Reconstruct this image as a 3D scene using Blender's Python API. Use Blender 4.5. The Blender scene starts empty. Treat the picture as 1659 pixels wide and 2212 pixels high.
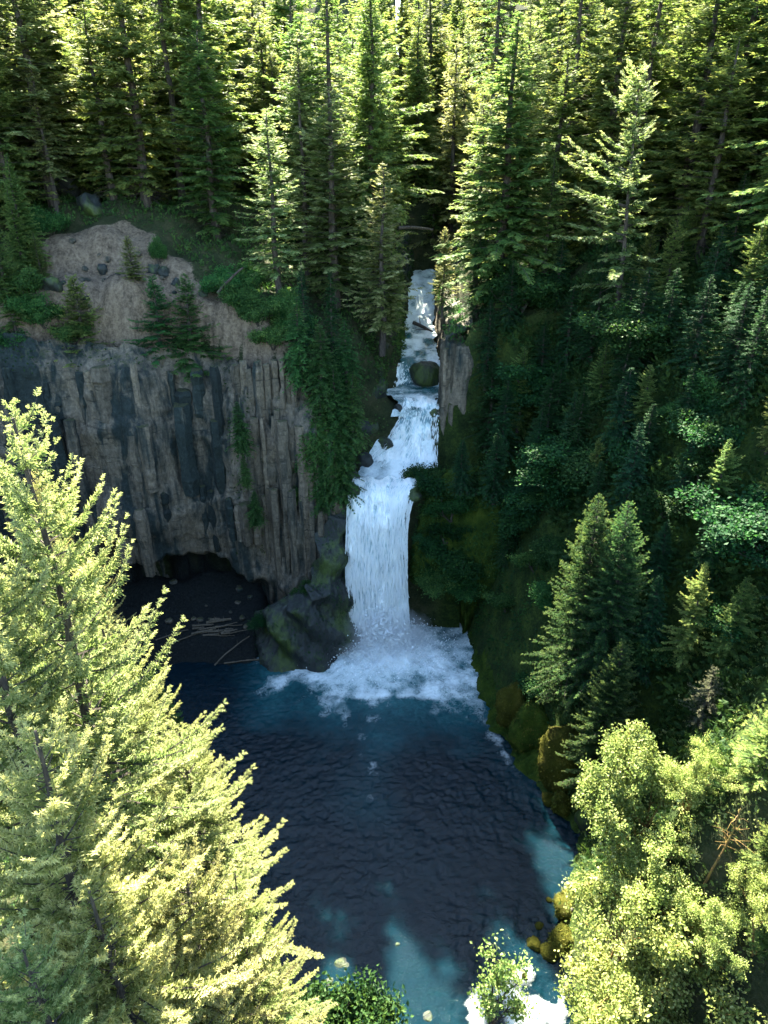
import bpy, math, random
import numpy as np

# ------------------------------------------------------------------ camera, sky, sun, exposure
R = math.radians
scene = bpy.context.scene
COL = scene.collection
TH, CAMZ, FP = R(27.0), 75.0, 1545.0          # pitch down, height above the pool, focal length in 1659-px units
cam_d = bpy.data.cameras.new('camera')
cam_d.sensor_fit = 'VERTICAL'; cam_d.sensor_height = 36.0; cam_d.sensor_width = 27.0
cam_d.lens = FP / 2212.0 * 36.0
cam_d.clip_start = 0.5; cam_d.clip_end = 5000
cam = bpy.data.objects.new('camera', cam_d); COL.objects.link(cam)
cam.location = (0, 0, CAMZ); cam.rotation_euler = (R(90) - TH, 0, 0)
scene.camera = cam

SUN_AZ, SUN_EL = R(-12.0), R(45.0)            # azimuth from +Y towards +X
world = bpy.data.worlds.new('World'); scene.world = world; world.use_nodes = True
wn = world.node_tree; wn.nodes.clear()
sky = wn.nodes.new('ShaderNodeTexSky'); sky.sky_type = 'NISHITA'; sky.sun_disc = False
sky.sun_elevation = SUN_EL; sky.sun_rotation = SUN_AZ
sky.altitude = 700; sky.air_density = 1.0; sky.dust_density = 0.8; sky.ozone_density = 1.0
bg = wn.nodes.new('ShaderNodeBackground'); bg.inputs[1].default_value = 0.07
wo = wn.nodes.new('ShaderNodeOutputWorld')
wn.links.new(sky.outputs[0], bg.inputs[0]); wn.links.new(bg.outputs[0], wo.inputs[0])
sun_d = bpy.data.lights.new('sun', 'SUN'); sun_d.energy = 5.0; sun_d.angle = R(0.53); sun_d.color = (1.0, 0.92, 0.77)
sun = bpy.data.objects.new('sun', sun_d); COL.objects.link(sun)
sun.rotation_euler = (R(90) - SUN_EL, 0, math.pi - SUN_AZ)
sun.location = (-60, 60, 200)
vs = scene.view_settings
vs.use_white_balance = True; vs.white_balance_temperature = 6900; vs.white_balance_tint = 2
vs.view_transform = 'Standard'; vs.look = 'None'; vs.gamma = 1.0; vs.use_curve_mapping = False
vs.exposure = 3.85
scene.render.engine = 'CYCLES'
cy = scene.cycles
cy.max_bounces = 7; cy.diffuse_bounces = 4; cy.glossy_bounces = 2; cy.transmission_bounces = 4
cy.volume_bounces = 1; cy.transparent_max_bounces = 6; cy.use_denoising = True
cy.sample_clamp_indirect = 0.5; cy.sample_clamp_direct = 6.0; cy.caustics_reflective = False; cy.caustics_refractive = False

# ------------------------------------------------------------------ helpers
rng = np.random.default_rng(11)
def at(px, py, D):
    """A point seen at (px, py) of the 1659 x 2212 view at forward distance D."""
    dy = py - 1106.0
    fw = FP * math.cos(TH) - dy * math.sin(TH); dn = FP * math.sin(TH) + dy * math.cos(TH)
    return ((px - 829.5) / fw * D, D, CAMZ - dn / fw * D)
def _h(i):
    i = i.astype(np.uint32)
    i = (i ^ (i >> np.uint32(16))) * np.uint32(0x7feb352d)
    i = (i ^ (i >> np.uint32(15))) * np.uint32(0x846ca68b)
    return i ^ (i >> np.uint32(16))
def vnoise(p):
    f = np.floor(p); t = p - f; t = t * t * t * (t * (t * 6 - 15) + 10)
    i = f.astype(np.int64)
    out = 0
    for dx in (0, 1):
        for dy in (0, 1):
            for dz in (0, 1):
                k = ((i[:, 0] + dx) * 73856093) ^ ((i[:, 1] + dy) * 19349663) ^ ((i[:, 2] + dz) * 83492791)
                v = _h(k & 0xffffffff).astype(np.float64) / 2147483648.0 - 1.0
                w = (t[:, 0] if dx else 1 - t[:, 0]) * (t[:, 1] if dy else 1 - t[:, 1]) * (t[:, 2] if dz else 1 - t[:, 2])
                out = out + v * w
    return out
def fbm(p, octv=4, gain=0.5):
    p = np.asarray(p, float); s = 0; a = 1.0; n = 0
    for k in range(octv):
        s = s + a * vnoise(p + 17.3 * k); n += a; a *= gain; p = p * 2.03
    return s / n
def P3(x, y, z=None):
    z = np.zeros_like(x) if z is None else z
    return np.stack([x, y, z], -1)
def sstep(a, b, x):
    t = np.clip((x - a) / (b - a), 0, 1); return t * t * (3 - 2 * t)

def mesh_data(name, V, F, mat=None, smooth=False, attrs=None):
    """F is an (n, k) array of equal polygons (or a list of such arrays)."""
    Fs = F if isinstance(F, list) else [F]
    Fs = [np.asarray(f, np.int32) for f in Fs if len(f)]
    me = bpy.data.meshes.new(name)
    V = np.asarray(V, np.float32)
    me.vertices.add(len(V)); me.vertices.foreach_set('co', V.ravel())
    loops = np.concatenate([f.ravel() for f in Fs])
    tot = np.concatenate([np.full(len(f), f.shape[1], np.int32) for f in Fs])
    st = np.concatenate([[0], np.cumsum(tot)[:-1]]).astype(np.int32)
    me.loops.add(len(loops)); me.loops.foreach_set('vertex_index', loops)
    me.polygons.add(len(tot)); me.polygons.foreach_set('loop_start', st); me.polygons.foreach_set('loop_total', tot)
    me.polygons.foreach_set('use_smooth', np.full(len(tot), smooth, bool))
    for k, a in (attrs or {}).items():
        at_ = me.attributes.new(k, 'FLOAT', 'POINT'); at_.data.foreach_set('value', np.asarray(a, np.float32))
    me.update(calc_edges=True); me.validate()
    if mat: me.materials.append(mat)
    return me
def link(name, me, parent=None, loc=None):
    o = bpy.data.objects.new(name, me); COL.objects.link(o)
    if parent: o.parent = parent
    if loc is not None: o.location = loc
    return o
def tag(o, label=None, cat=None, group=None, kind=None):
    if label: o['label'] = label
    if cat: o['category'] = cat
    if group: o['group'] = group
    if kind: o['kind'] = kind
    return o
def grid_faces(nu, nv):
    i = np.arange(nu - 1)[:, None] * nv + np.arange(nv - 1)[None, :]
    i = i.ravel()
    return np.stack([i, i + nv, i + nv + 1, i + 1], -1)
class Acc:
    """collects vertices and faces for one mesh"""
    def __init__(s): s.V = []; s.F = {}; s.n = 0; s.A = []
    def add(s, V, F, a=0.0):
        V = np.asarray(V, float); F = np.asarray(F)
        s.V.append(V); s.F.setdefault(F.shape[1], []).append(F + s.n); s.n += len(V)
        s.A.append(np.broadcast_to(a, (len(V),)).astype(float))
    def mesh(s, name, mat, smooth=False):
        return mesh_data(name, np.concatenate(s.V), [np.concatenate(f) for f in s.F.values()], mat, smooth, {'tint': np.concatenate(s.A)})
def tube(acc, pts, rad, k=6, a=0.0):
    pts = np.asarray(pts, float); n = len(pts); rad = np.broadcast_to(rad, (n,))
    d = np.gradient(pts, axis=0); d /= np.linalg.norm(d, axis=1, keepdims=True) + 1e-9
    ref = np.array([0.31, 0.95, 0.05]) if abs(d[0][2]) > 0.7 else np.array([0, 0, 1.0])
    u = np.cross(d, ref); u /= np.linalg.norm(u, axis=1, keepdims=True) + 1e-9; w = np.cross(d, u)
    th = np.arange(k) * 2 * np.pi / k
    V = pts[:, None] + rad[:, None, None] * (np.cos(th)[None, :, None] * u[:, None] + np.sin(th)[None, :, None] * w[:, None])
    i = np.arange(n - 1)[:, None] * k; j = np.arange(k)[None, :]; j2 = (j + 1) % k
    F = np.stack([i + j, i + j2, i + k + j2, i + k + j], -1).reshape(-1, 4)
    acc.add(V.reshape(-1, 3), F, a)
    acc.add(np.vstack([V[-1], pts[-1][None]]), np.stack([np.arange(k), (np.arange(k) + 1) % k, np.full(k, k)], -1), a)

# ------------------------------------------------------------------ materials
class NT:
    def __init__(s, name):
        s.m = bpy.data.materials.new(name); s.m.use_nodes = True; s.t = s.m.node_tree; s.t.nodes.clear()
        s.out = s.t.nodes.new('ShaderNodeOutputMaterial')
    def n(s, typ, **kw):
        nd = s.t.nodes.new(typ)
        for k, v in kw.items(): setattr(nd, k, v)
        return nd
    def l(s, a, b): s.t.links.new(a, b)
    def ramp(s, src, stops, interp='LINEAR'):
        r = s.n('ShaderNodeValToRGB'); r.color_ramp.interpolation = interp
        el = r.color_ramp.elements
        while len(el) < len(stops): el.new(0.5)
        for e, (p, c) in zip(el, stops):
            e.position = p; e.color = (*c, 1) if len(c) == 3 else c
        s.l(src, r.inputs[0]); return r.outputs[0]
    def mix(s, fac, a, b, mode='MIX'):
        m = s.n('ShaderNodeMix', data_type='RGBA', blend_type=mode)
        for sock, v in ((m.inputs[0], fac), (m.inputs[6], a), (m.inputs[7], b)):
            if isinstance(v, (int, float)): sock.default_value = v
            elif isinstance(v, tuple): sock.default_value = (*v, 1)
            else: s.l(v, sock)
        return m.outputs[2]
    def math(s, op, a, b=None, c=None):
        m = s.n('ShaderNodeMath', operation=op)
        for i, v in enumerate((a, b, c)):
            if v is None: continue
            if isinstance(v, (int, float)): m.inputs[i].default_value = v
            else: s.l(v, m.inputs[i])
        return m.outputs[0]
    def pos(s, scale=(1, 1, 1), obj=False):
        g = s.n('ShaderNodeTexCoord').outputs['Object'] if obj else s.n('ShaderNodeNewGeometry').outputs['Position']
        mp = s.n('ShaderNodeMapping'); mp.inputs['Scale'].default_value = scale
        s.l(g, mp.inputs[0]); return mp.outputs[0]
    def noise(s, vec, scale, detail=4, rough=0.55, dist=0.0):
        t = s.n('ShaderNodeTexNoise'); t.inputs['Scale'].default_value = scale; t.inputs['Detail'].default_value = detail
        t.inputs['Roughness'].default_value = rough; t.inputs['Distortion'].default_value = dist
        s.l(vec, t.inputs['Vector']); return t.outputs[0]
    def attr(s, name):
        a = s.n('ShaderNodeAttribute', attribute_name=name); return a.outputs['Fac']
    def bump(s, h, strength=0.5, dist=0.2):
        b = s.n('ShaderNodeBump'); b.inputs['Strength'].default_value = strength; b.inputs['Distance'].default_value = dist
        s.l(h, b.inputs['Height']); return b.outputs[0]
    def bsdf(s, col, rough=0.8, spec=0.3, normal=None):
        b = s.n('ShaderNodeBsdfPrincipled')
        for sock, v in (('Base Color', col), ('Roughness', rough), ('Specular IOR Level', spec)):
            if isinstance(v, (int, float)): b.inputs[sock].default_value = v
            elif isinstance(v, tuple): b.inputs[sock].default_value = (*v, 1)
            else: s.l(v, b.inputs[sock])
        if normal is not None: s.l(normal, b.inputs['Normal'])
        return b
    def done(s, shader): s.l(shader, s.out.inputs[0]); return s.m

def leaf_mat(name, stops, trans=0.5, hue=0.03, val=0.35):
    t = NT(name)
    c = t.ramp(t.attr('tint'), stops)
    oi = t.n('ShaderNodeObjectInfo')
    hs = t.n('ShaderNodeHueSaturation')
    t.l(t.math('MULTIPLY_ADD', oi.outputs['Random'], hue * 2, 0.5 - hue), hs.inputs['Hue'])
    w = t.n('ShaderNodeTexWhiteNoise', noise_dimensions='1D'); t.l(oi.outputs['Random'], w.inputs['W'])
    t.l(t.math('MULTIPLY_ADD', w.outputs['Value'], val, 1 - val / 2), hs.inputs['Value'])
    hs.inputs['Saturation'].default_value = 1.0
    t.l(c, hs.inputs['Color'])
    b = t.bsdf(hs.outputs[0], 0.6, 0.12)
    tr = t.n('ShaderNodeBsdfTranslucent')
    t.l(t.mix(0.55, hs.outputs[0], (1.0, 0.95, 0.6), 'MULTIPLY'), tr.inputs[0])
    mx = t.n('ShaderNodeMixShader'); mx.inputs[0].default_value = trans
    t.l(b.outputs[0], mx.inputs[1]); t.l(tr.outputs[0], mx.inputs[2])
    return t.done(mx.outputs[0])
M = {}
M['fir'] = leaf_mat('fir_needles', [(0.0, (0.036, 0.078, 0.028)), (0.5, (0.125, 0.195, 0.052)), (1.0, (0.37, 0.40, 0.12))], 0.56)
M['fir_sun'] = leaf_mat('fir_needles_sunlit', [(0.0, (0.040, 0.074, 0.026)), (0.45, (0.165, 0.215, 0.070)), (1.0, (0.55, 0.555, 0.27))])  # paler copy of the fir needles, with sunlight put into the colour
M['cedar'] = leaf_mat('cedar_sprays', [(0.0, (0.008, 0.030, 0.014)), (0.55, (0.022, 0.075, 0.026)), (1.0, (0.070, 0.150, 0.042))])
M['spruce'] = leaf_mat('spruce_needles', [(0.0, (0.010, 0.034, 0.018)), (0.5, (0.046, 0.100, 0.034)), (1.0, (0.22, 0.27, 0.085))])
M['drape'] = leaf_mat('drape_sprays', [(0.0, (0.016, 0.052, 0.018)), (0.5, (0.045, 0.125, 0.036)), (1.0, (0.13, 0.23, 0.06))])  # lighter copy of the cedar green: skylight on the drape is in the colour
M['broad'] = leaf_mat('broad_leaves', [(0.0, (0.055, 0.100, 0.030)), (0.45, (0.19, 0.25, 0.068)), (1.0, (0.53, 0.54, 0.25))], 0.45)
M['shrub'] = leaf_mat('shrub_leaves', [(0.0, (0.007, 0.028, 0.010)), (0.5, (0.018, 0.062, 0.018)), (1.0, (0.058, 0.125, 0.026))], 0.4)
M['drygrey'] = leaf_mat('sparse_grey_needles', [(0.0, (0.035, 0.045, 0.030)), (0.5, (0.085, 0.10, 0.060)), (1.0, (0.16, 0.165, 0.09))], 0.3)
def bark():
    t = NT('bark'); p = t.pos((1, 1, 0.25), True)
    n = t.noise(p, 5.0, 5, 0.65)
    c = t.ramp(n, [(0.3, (0.022, 0.019, 0.018)), (0.55, (0.060, 0.050, 0.044)), (0.75, (0.12, 0.105, 0.09))])
    return t.done(t.bsdf(c, 0.9, 0.2, t.bump(n, 0.8, 0.08)).outputs[0])
M['bark'] = bark()
def barkmoss():
    t = NT('mossy_bark'); p = t.pos((1, 1, 0.5), True)
    n = t.noise(p, 3.0, 5, 0.65)
    c = t.ramp(n, [(0.35, (0.06, 0.045, 0.03)), (0.5, (0.16, 0.10, 0.035)), (0.7, (0.20, 0.17, 0.05))])
    return t.done(t.bsdf(c, 0.9, 0.2, t.bump(n, 0.8, 0.08)).outputs[0])
M['barkmoss'] = barkmoss()
def drift():
    t = NT('driftwood'); p = t.pos((6, 6, 0.6), True)
    n = t.noise(p, 1.5, 4, 0.6)
    c = t.ramp(n, [(0.3, (0.04, 0.034, 0.026)), (0.7, (0.155, 0.128, 0.096))])
    return t.done(t.bsdf(c, 0.8, 0.2, t.bump(n, 0.5, 0.04)).outputs[0])
M['drift'] = drift()
def rock(name='basalt', bias=0.05):
    t = NT(name)
    big = t.noise(t.pos((1, 1, 0.45)), 0.085, 3, 0.5, 0.6)
    streak = t.noise(t.pos((1, 1, 0.10)), 0.75, 5, 0.62, 0.3)
    fine = t.noise(t.pos((1, 1, 0.6)), 2.2, 6, 0.7)
    crack = t.noise(t.pos((0.35, 0.35, 2.2)), 0.9, 4, 0.65, 0.8)
    dark = t.ramp(fine, [(0.3, (0.006, 0.013, 0.013)), (0.6, (0.024, 0.036, 0.035)), (0.8, (0.085, 0.095, 0.088))])
    tan = t.ramp(fine, [(0.25, (0.060, 0.050, 0.038)), (0.55, (0.185, 0.150, 0.112)), (0.8, (0.33, 0.27, 0.205))])
    k = t.math('ADD', t.math('MULTIPLY', big, 0.9), t.math('MULTIPLY', streak, 0.75))
    f = t.ramp(t.math('ADD', k, bias), [(0.78, (0, 0, 0)), (0.94, (1, 1, 1))])
    c = t.mix(f, dark, tan)
    c = t.mix(t.ramp(crack, [(0.30, (0.8, 0.8, 0.8)), (0.42, (0, 0, 0))]), c, (0.012, 0.016, 0.015))
    oi = t.n('ShaderNodeObjectInfo')
    c = t.mix(t.math('MULTIPLY', oi.outputs['Random'], 0.7), c, (0.32, 0.35, 0.36), 'MULTIPLY')
    g = t.n('ShaderNodeNewGeometry'); sx = t.n('ShaderNodeSeparateXYZ'); t.l(g.outputs['Normal'], sx.inputs[0])
    up = t.math('ADD', sx.outputs[2], t.math('MULTIPLY', t.math('SUBTRACT', fine, 0.5), 1.5))   # moss on ledges
    c = t.mix(t.ramp(up, [(0.75, (0, 0, 0)), (1.05, (1, 1, 1))]), c, (0.040, 0.045, 0.018))
    h = t.math('ADD', t.math('ADD', t.math('MULTIPLY', streak, 0.6), t.math('MULTIPLY', fine, 0.5)), t.math('MULTIPLY', crack, 0.5))
    return t.done(t.bsdf(c, 0.75, 0.3, t.bump(h, 1.0, 0.5)).outputs[0])
M['rock_tan'] = rock('basalt_tan', 0.16); M['rock_dark'] = rock('basalt_dark', -0.10)
M['rock'] = rock()
def darkrock():
    t = NT('wet_dark_rock')
    fine = t.noise(t.pos((1, 1, 0.5)), 1.3, 6, 0.7); big = t.noise(t.pos(), 0.22, 3)
    c = t.ramp(fine, [(0.3, (0.006, 0.009, 0.010)), (0.6, (0.022, 0.028, 0.028)), (0.85, (0.06, 0.07, 0.065))])
    f = t.ramp(t.math('ADD', big, t.math('MULTIPLY', fine, 0.5)), [(0.72, (0, 0, 0)), (0.9, (1, 1, 1))])
    c = t.mix(f, c, t.ramp(fine, [(0.3, (0.012, 0.025, 0.006)), (0.7, (0.055, 0.085, 0.015))]))
    return t.done(t.bsdf(c, 0.55, 0.45, t.bump(fine, 0.9, 0.4)).outputs[0])
M['darkrock'] = darkrock()
def moss(name, lo, mid, hi):
    t = NT(name)
    a = t.noise(t.pos(), 0.55, 5, 0.6); b = t.noise(t.pos(), 4.0, 6, 0.75)
    k = t.math('ADD', t.math('MULTIPLY', a, 0.6), t.math('MULTIPLY', b, 0.4))
    c = t.ramp(k, [(0.33, lo), (0.5, mid), (0.66, hi)])
    return t.done(t.bsdf(c, 0.95, 0.05, t.bump(t.math('ADD', b, t.noise(t.pos(), 9.0, 4, 0.7)), 1.0, 0.35)).outputs[0])
M['moss'] = moss('green_moss', (0.010, 0.018, 0.006), (0.040, 0.072, 0.012), (0.095, 0.125, 0.020))
M['mossy'] = moss('yellow_moss', (0.035, 0.030, 0.010), (0.058, 0.062, 0.010), (0.125, 0.105, 0.022))
def ground():
    t = NT('forest_floor')
    a = t.noise(t.pos(), 0.35, 5, 0.65); b = t.noise(t.pos(), 2.5, 6, 0.7); c3 = t.noise(t.pos((1, 1, 0.4)), 0.9, 5, 0.7)
    fl = t.ramp(t.math('ADD', t.math('MULTIPLY', a, 0.6), t.math('MULTIPLY', b, 0.4)),
                [(0.35, (0.012, 0.018, 0.010)), (0.5, (0.032, 0.042, 0.018)), (0.65, (0.070, 0.062, 0.035))])
    sc = t.ramp(t.math('ADD', t.math('MULTIPLY', c3, 0.55), t.math('MULTIPLY', b, 0.45)),
                [(0.36, (0.055, 0.043, 0.032)), (0.5, (0.165, 0.125, 0.092)), (0.64, (0.29, 0.225, 0.165))])
    col = t.mix(t.ramp(t.math('ADD', t.attr('bare'), t.math('MULTIPLY', t.math('SUBTRACT', b, 0.5), 0.7)), [(0.42, (0, 0, 0)), (0.58, (1, 1, 1))]), fl, sc)
    ms = t.ramp(t.math('ADD', t.math('MULTIPLY', a, 0.5), t.math('MULTIPLY', b, 0.5)), [(0.36, (0.006, 0.012, 0.004)), (0.5, (0.022, 0.042, 0.008)), (0.64, (0.060, 0.088, 0.014))])
    col = t.mix(t.attr('mossy'), col, ms)
    grav = t.ramp(b, [(0.3, (0.004, 0.006, 0.007)), (0.6, (0.015, 0.018, 0.018)), (0.8, (0.045, 0.045, 0.042))])
    col = t.mix(t.attr('gravel'), col, grav)
    return t.done(t.bsdf(col, 0.95, 0.15, t.bump(t.math('ADD', b, c3), 1.0, 0.5)).outputs[0])
M['ground'] = ground()
def water():
    t = NT('pool_water')
    foam, aer = t.attr('foam'), t.attr('aer')
    n1 = t.noise(t.pos((1.0, 1.0, 1)), 1.1, 6, 0.68, 0.9)
    n2 = t.noise(t.pos((1.0, 1.0, 1)), 4.5, 5, 0.7, 0.5)
    ridg = t.math('SUBTRACT', 1.0, t.math('ABSOLUTE', t.math('MULTIPLY', t.math('SUBTRACT', n1, 0.5), 5.0)))
    k = t.math('ADD', t.math('MULTIPLY', ridg, 0.32), t.math('MULTIPLY', n2, 0.45))
    v = t.math('ADD', t.math('MULTIPLY', foam, 1.5), t.math('SUBTRACT', k, 0.90))
    ff = t.ramp(v, [(0.0, (0, 0, 0)), (0.25, (0.25, 0.25, 0.25)), (0.45, (0.55, 0.55, 0.55)), (0.95, (1, 1, 1))])
    deep = t.ramp(t.math('MULTIPLY', aer, t.math('MULTIPLY_ADD', n1, 1.2, 0.4)),
                  [(0.05, (0.0011, 0.0088, 0.0150)), (0.40, (0.006, 0.040, 0.052)), (1.0, (0.030, 0.135, 0.150))])
    col = t.mix(ff, deep, (0.78, 0.85, 0.88))
    rough = t.math('MULTIPLY_ADD', ff, 0.55, 0.03)
    bmp = t.bump(t.math('ADD', n2, t.math('MULTIPLY', n1, 1.2)), 0.42, 0.2)
    return t.done(t.bsdf(col, rough, 0.22, bmp).outputs[0])
M['water'] = water()
def fallmat():
    t = NT('white_water')
    a = t.attr('tint')
    n = t.noise(t.pos((1, 1, 0.16)), 3.2, 5, 0.7)
    k = t.math('ADD', a, t.math('MULTIPLY', t.math('SUBTRACT', n, 0.5), 1.1))
    c = t.ramp(k, [(0.05, (0.20, 0.32, 0.37)), (0.35, (0.55, 0.67, 0.71)), (0.7, (0.88, 0.91, 0.92))])
    b = t.bsdf(c, 0.45, 0.4, t.bump(n, 0.7, 0.25))
    return t.done(b.outputs[0])
M['fall'] = fallmat()
def spray():
    t = NT('water_strands')
    b = t.bsdf((0.88, 0.91, 0.93), 0.5, 0.3); tr = t.n('ShaderNodeBsdfTranslucent'); tr.inputs[0].default_value = (0.88, 0.91, 0.93, 1)
    mx = t.n('ShaderNodeMixShader'); mx.inputs[0].default_value = 0.4
    t.l(b.outputs[0], mx.inputs[1]); t.l(tr.outputs[0], mx.inputs[2]); return t.done(mx.outputs[0])
M['spray'] = spray()

# ------------------------------------------------------------------ the lie of the land (metres; the pool is z = 0, upstream is +y)
CANYON = np.array([(-4, -60), (-3, 20), (-3, 35), (-7, 38.5), (-11, 44), (-15, 52), (-20, 62), (-26, 75), (-36, 79), (-52, 75), (-74, 80), (-84, 90), (-64, 102), (-50, 107),
    (-40, 108.5), (-30, 110), (-18, 107), (-9, 104), (-6.8, 105), (-6, 109), (-4.3, 112), (0.2, 116), (1.2, 118.5), (-0.3, 121.5), (2.4, 126.5), (3.4, 135),
    (4.4, 150), (5.4, 165), (7.4, 178), (14.4, 178), (12.6, 168), (11.4, 150), (11.0, 128), (11.2, 121), (9.9, 117), (9.3, 111),
    (6.6, 106), (4.6, 103), (8, 108), (14.5, 108), (14.6, 98), (16.2, 80), (20.2, 67.5), (23.8, 60), (19, 49), (19, 40), (24, 30), (26, 10), (27, -60)], float)
def sdist(x, y, poly=CANYON):
    """distance to the polygon's outline, negative inside"""
    p = np.stack([x, y], -1); d2 = np.full(len(p), 1e18); ins = np.zeros(len(p), bool)
    n = len(poly)
    for k in range(n):
        a, b = poly[k], poly[(k + 1) % n]
        e = b - a; w = p - a
        t = np.clip((w @ e) / (e @ e), 0, 1)
        d2 = np.minimum(d2, ((w - t[:, None] * e) ** 2).sum(1))
        c = (a[1] > p[:, 1]) != (b[1] > p[:, 1])
        with np.errstate(divide='ignore', invalid='ignore'):
            xx = a[0] + (p[:, 1] - a[1]) / (b[1] - a[1] if b[1] != a[1] else 1e-9) * (b[0] - a[0])
        ins ^= c & (p[:, 0] < xx)
    d = np.sqrt(d2); return np.where(ins, -d, d)
TOPS = np.array([  # x, y, height of the top, width of the rise from the canyon edge
    (-110, 110, 68, 6), (-85, 98, 56, 5), (-62, 106, 51, 4), (-45, 110, 49.5, 4), (-30, 112, 51, 4), (-15, 110, 48, 4), (-60, 122, 61, 4), (-45, 126, 65, 4),
    (-33, 122, 59.5, 4), (-20, 117, 54, 4), (-52, 124, 62.5, 4), (-39, 125.5, 63.3, 4), (-45, 133, 66.5, 4), (-53, 132, 67, 4), (-37, 132, 65.5, 4), (-29, 128, 61.5, 4), (-56, 114, 56, 4), (-48, 116, 57.5, 4), (-40, 116.5, 57.0, 4), (-33, 115.5, 55, 4), (-26, 115, 53.5, 4), (-21, 112, 51, 4), (-8, 113, 45, 4), (-5, 125, 50, 5), (0, 140, 53, 4), (-30, 142, 66, 5), (-60, 150, 72, 5), (-100, 160, 82, 5), (-8, 170, 60, 8),
    (-60, 220, 92, 20), (0, 220, 62, 20), (14, 121, 49, 3), (20, 127, 52, 6), (15, 150, 54, 3), (40, 120, 60, 22), (60, 110, 66, 32), (80, 90, 70, 36),
    (60, 70, 60, 36), (100, 60, 76, 40), (40, 150, 67, 18), (80, 150, 84, 30), (40, 220, 88, 30), (20, 200, 66, 8), (45, 85, 56, 30), (30, 108, 50, 22), (25, 60, 40, 26), (50, 40, 46, 34), (90, 0, 60, 50),
    (40, 10, 34, 30), (-45, 80, 40, 22), (-60, 60, 52, 36), (-40, 40, 34, 32), (-90, 30, 60, 50), (-40, 0, 34, 40),
    (0, 300, 92, 20), (-100, 300, 120, 20), (100, 300, 125, 20), (0, 450, 165, 20), (-200, 450, 190, 20), (200, 450, 190, 20), (0, 900, 260, 20),
    (400, 200, 190, 20), (-400, 200, 190, 20), (400, -100, 90, 40), (-400, -100, 90, 40)], float)
def river_z(y):
    return np.interp(y, [0, 102.6, 103.6, 110, 112.3, 115.3, 118, 126.5, 128.5, 132, 150, 157, 163, 175, 190, 230, 300],
                     [0, 0, 25.2, 27.2, 28.0, 35.2, 36, 36.6, 39.3, 40.2, 41.8, 43.0, 46.5, 48, 51, 57, 80])
def terrain(x, y):
    x = np.asarray(x, float); y = np.asarray(y, float); sh = x.shape; x = x.ravel(); y = y.ravel()
    d = sdist(x, y)
    d = d + np.where((x < -8) & (y > 84), 1.6 * fbm(P3(x * 0.2, y * 0.2), 3), 0)
    w2 = ((x[:, None] - TOPS[None, :, 0]) ** 2 + (y[:, None] - TOPS[None, :, 1]) ** 2 + 9.0) ** -1.9
    w2 /= w2.sum(1, keepdims=True)
    T = w2 @ TOPS[:, 2]; W = w2 @ TOPS[:, 3]
    inside_gorge = (x > -7.5) & (x < 13 + 0.1 * np.maximum(y - 170, 0)) & (y > 101)
    F = np.where(inside_gorge, river_z(y), 0.0)
    t = np.clip((d - 0.4) / W, 0, 1); S = 1 - (1 - t) ** 1.5
    nz = fbm(P3(x * 0.09, y * 0.09), 4)
    out = F + (T - F) * S + nz * np.clip(d * 0.18, 0, 2.2)
    cap = 23.5 + np.clip(y - 101, 0, 20) * 0.22 + 60 * np.clip((x - 18) / 8, 0, 1) + 60 * np.clip((y - 114.5) / 5, 0, 1)   # ledge under the fluted face
    out = np.where((x > 6) & (x < 26) & (y > 99), np.minimum(out, cap), out)
    ins = F - 1.6 * np.clip(-d / 2.5, 0, 1)
    beach = (y - 92.5) * 0.42 + 1.1 * sstep(97, 104, y) * fbm(P3(x * 0.18 + 3, y * 0.18), 3) * 2 + 0.5 * fbm(P3(x * 0.4, y * 0.4), 3)
    bm = sstep(-95, -85, x) * (1 - sstep(-22, -18, x))
    ins = np.where((y > 76) & (y < 112) & (x < -15), np.maximum(ins, -3 + bm * (beach + 3)), ins)
    return np.where(d > 0, out, ins).reshape(sh)
BARE = np.array([(-58, 106.5), (-56, 119), (-51, 125), (-43, 126.5), (-36, 124), (-29, 118.5), (-24, 115), (-17.5, 112), (-15, 110), (-19, 109), (-40, 107), (-50, 106.5)], float)

xs = np.concatenate([-np.geomspace(1200, 112, 22), np.arange(-110, 110.01, 0.9), np.geomspace(112, 1200, 22)])
ys = np.concatenate([-np.geomspace(500, 12, 12), np.arange(-10, 190.01, 0.9), np.geomspace(192, 1500, 40)])
gx, gy = np.meshgrid(xs, ys, indexing='ij')
gz = terrain(gx, gy)
fx, fy = gx.ravel(), gy.ravel()
bare = 1 - sstep(-1.2, 2.2, sdist(fx, fy, BARE) + 2.0 * fbm(P3(fx * 0.22, fy * 0.22), 4))
bare = np.where(gz.ravel() > 44, bare, 0)
gz = gz + (bare * (0.9 * fbm(P3(fx * 0.45, fy * 0.45), 4) + 0.35 * np.abs(fbm(P3(fx * 1.2, fy * 0.5), 2)))).reshape(gz.shape)
grav = ((fy > 74) & (fy < 112) & (fx < -15) & (sdist(fx, fy) < 1.0)).astype(float)
TV = np.stack([fx, fy, gz.ravel()], -1); TF = grid_faces(len(xs), len(ys))
land = link('terrain', mesh_data('terrain', TV, TF, M['ground'], True, {'bare': bare, 'gravel': grav, 'mossy': sstep(6, 12, fx) * sstep(40, 50, fy) * (1 - sstep(112, 125, fy))}))
tag(land, 'forested canyon ground with a bare brown scree slope above the cliff', 'terrain', kind='structure')
_ix = lambda a, v: np.clip(np.searchsorted(a, v) - 1, 0, len(a) - 2)
def ground_z(x, y):
    i, j = int(_ix(xs, x)), int(_ix(ys, y))
    tx = (x - xs[i]) / (xs[i + 1] - xs[i]); ty = (y - ys[j]) / (ys[j + 1] - ys[j])
    return float((gz[i, j] * (1 - tx) + gz[i + 1, j] * tx) * (1 - ty) + (gz[i, j + 1] * (1 - tx) + gz[i + 1, j + 1] * tx) * ty)

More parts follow.
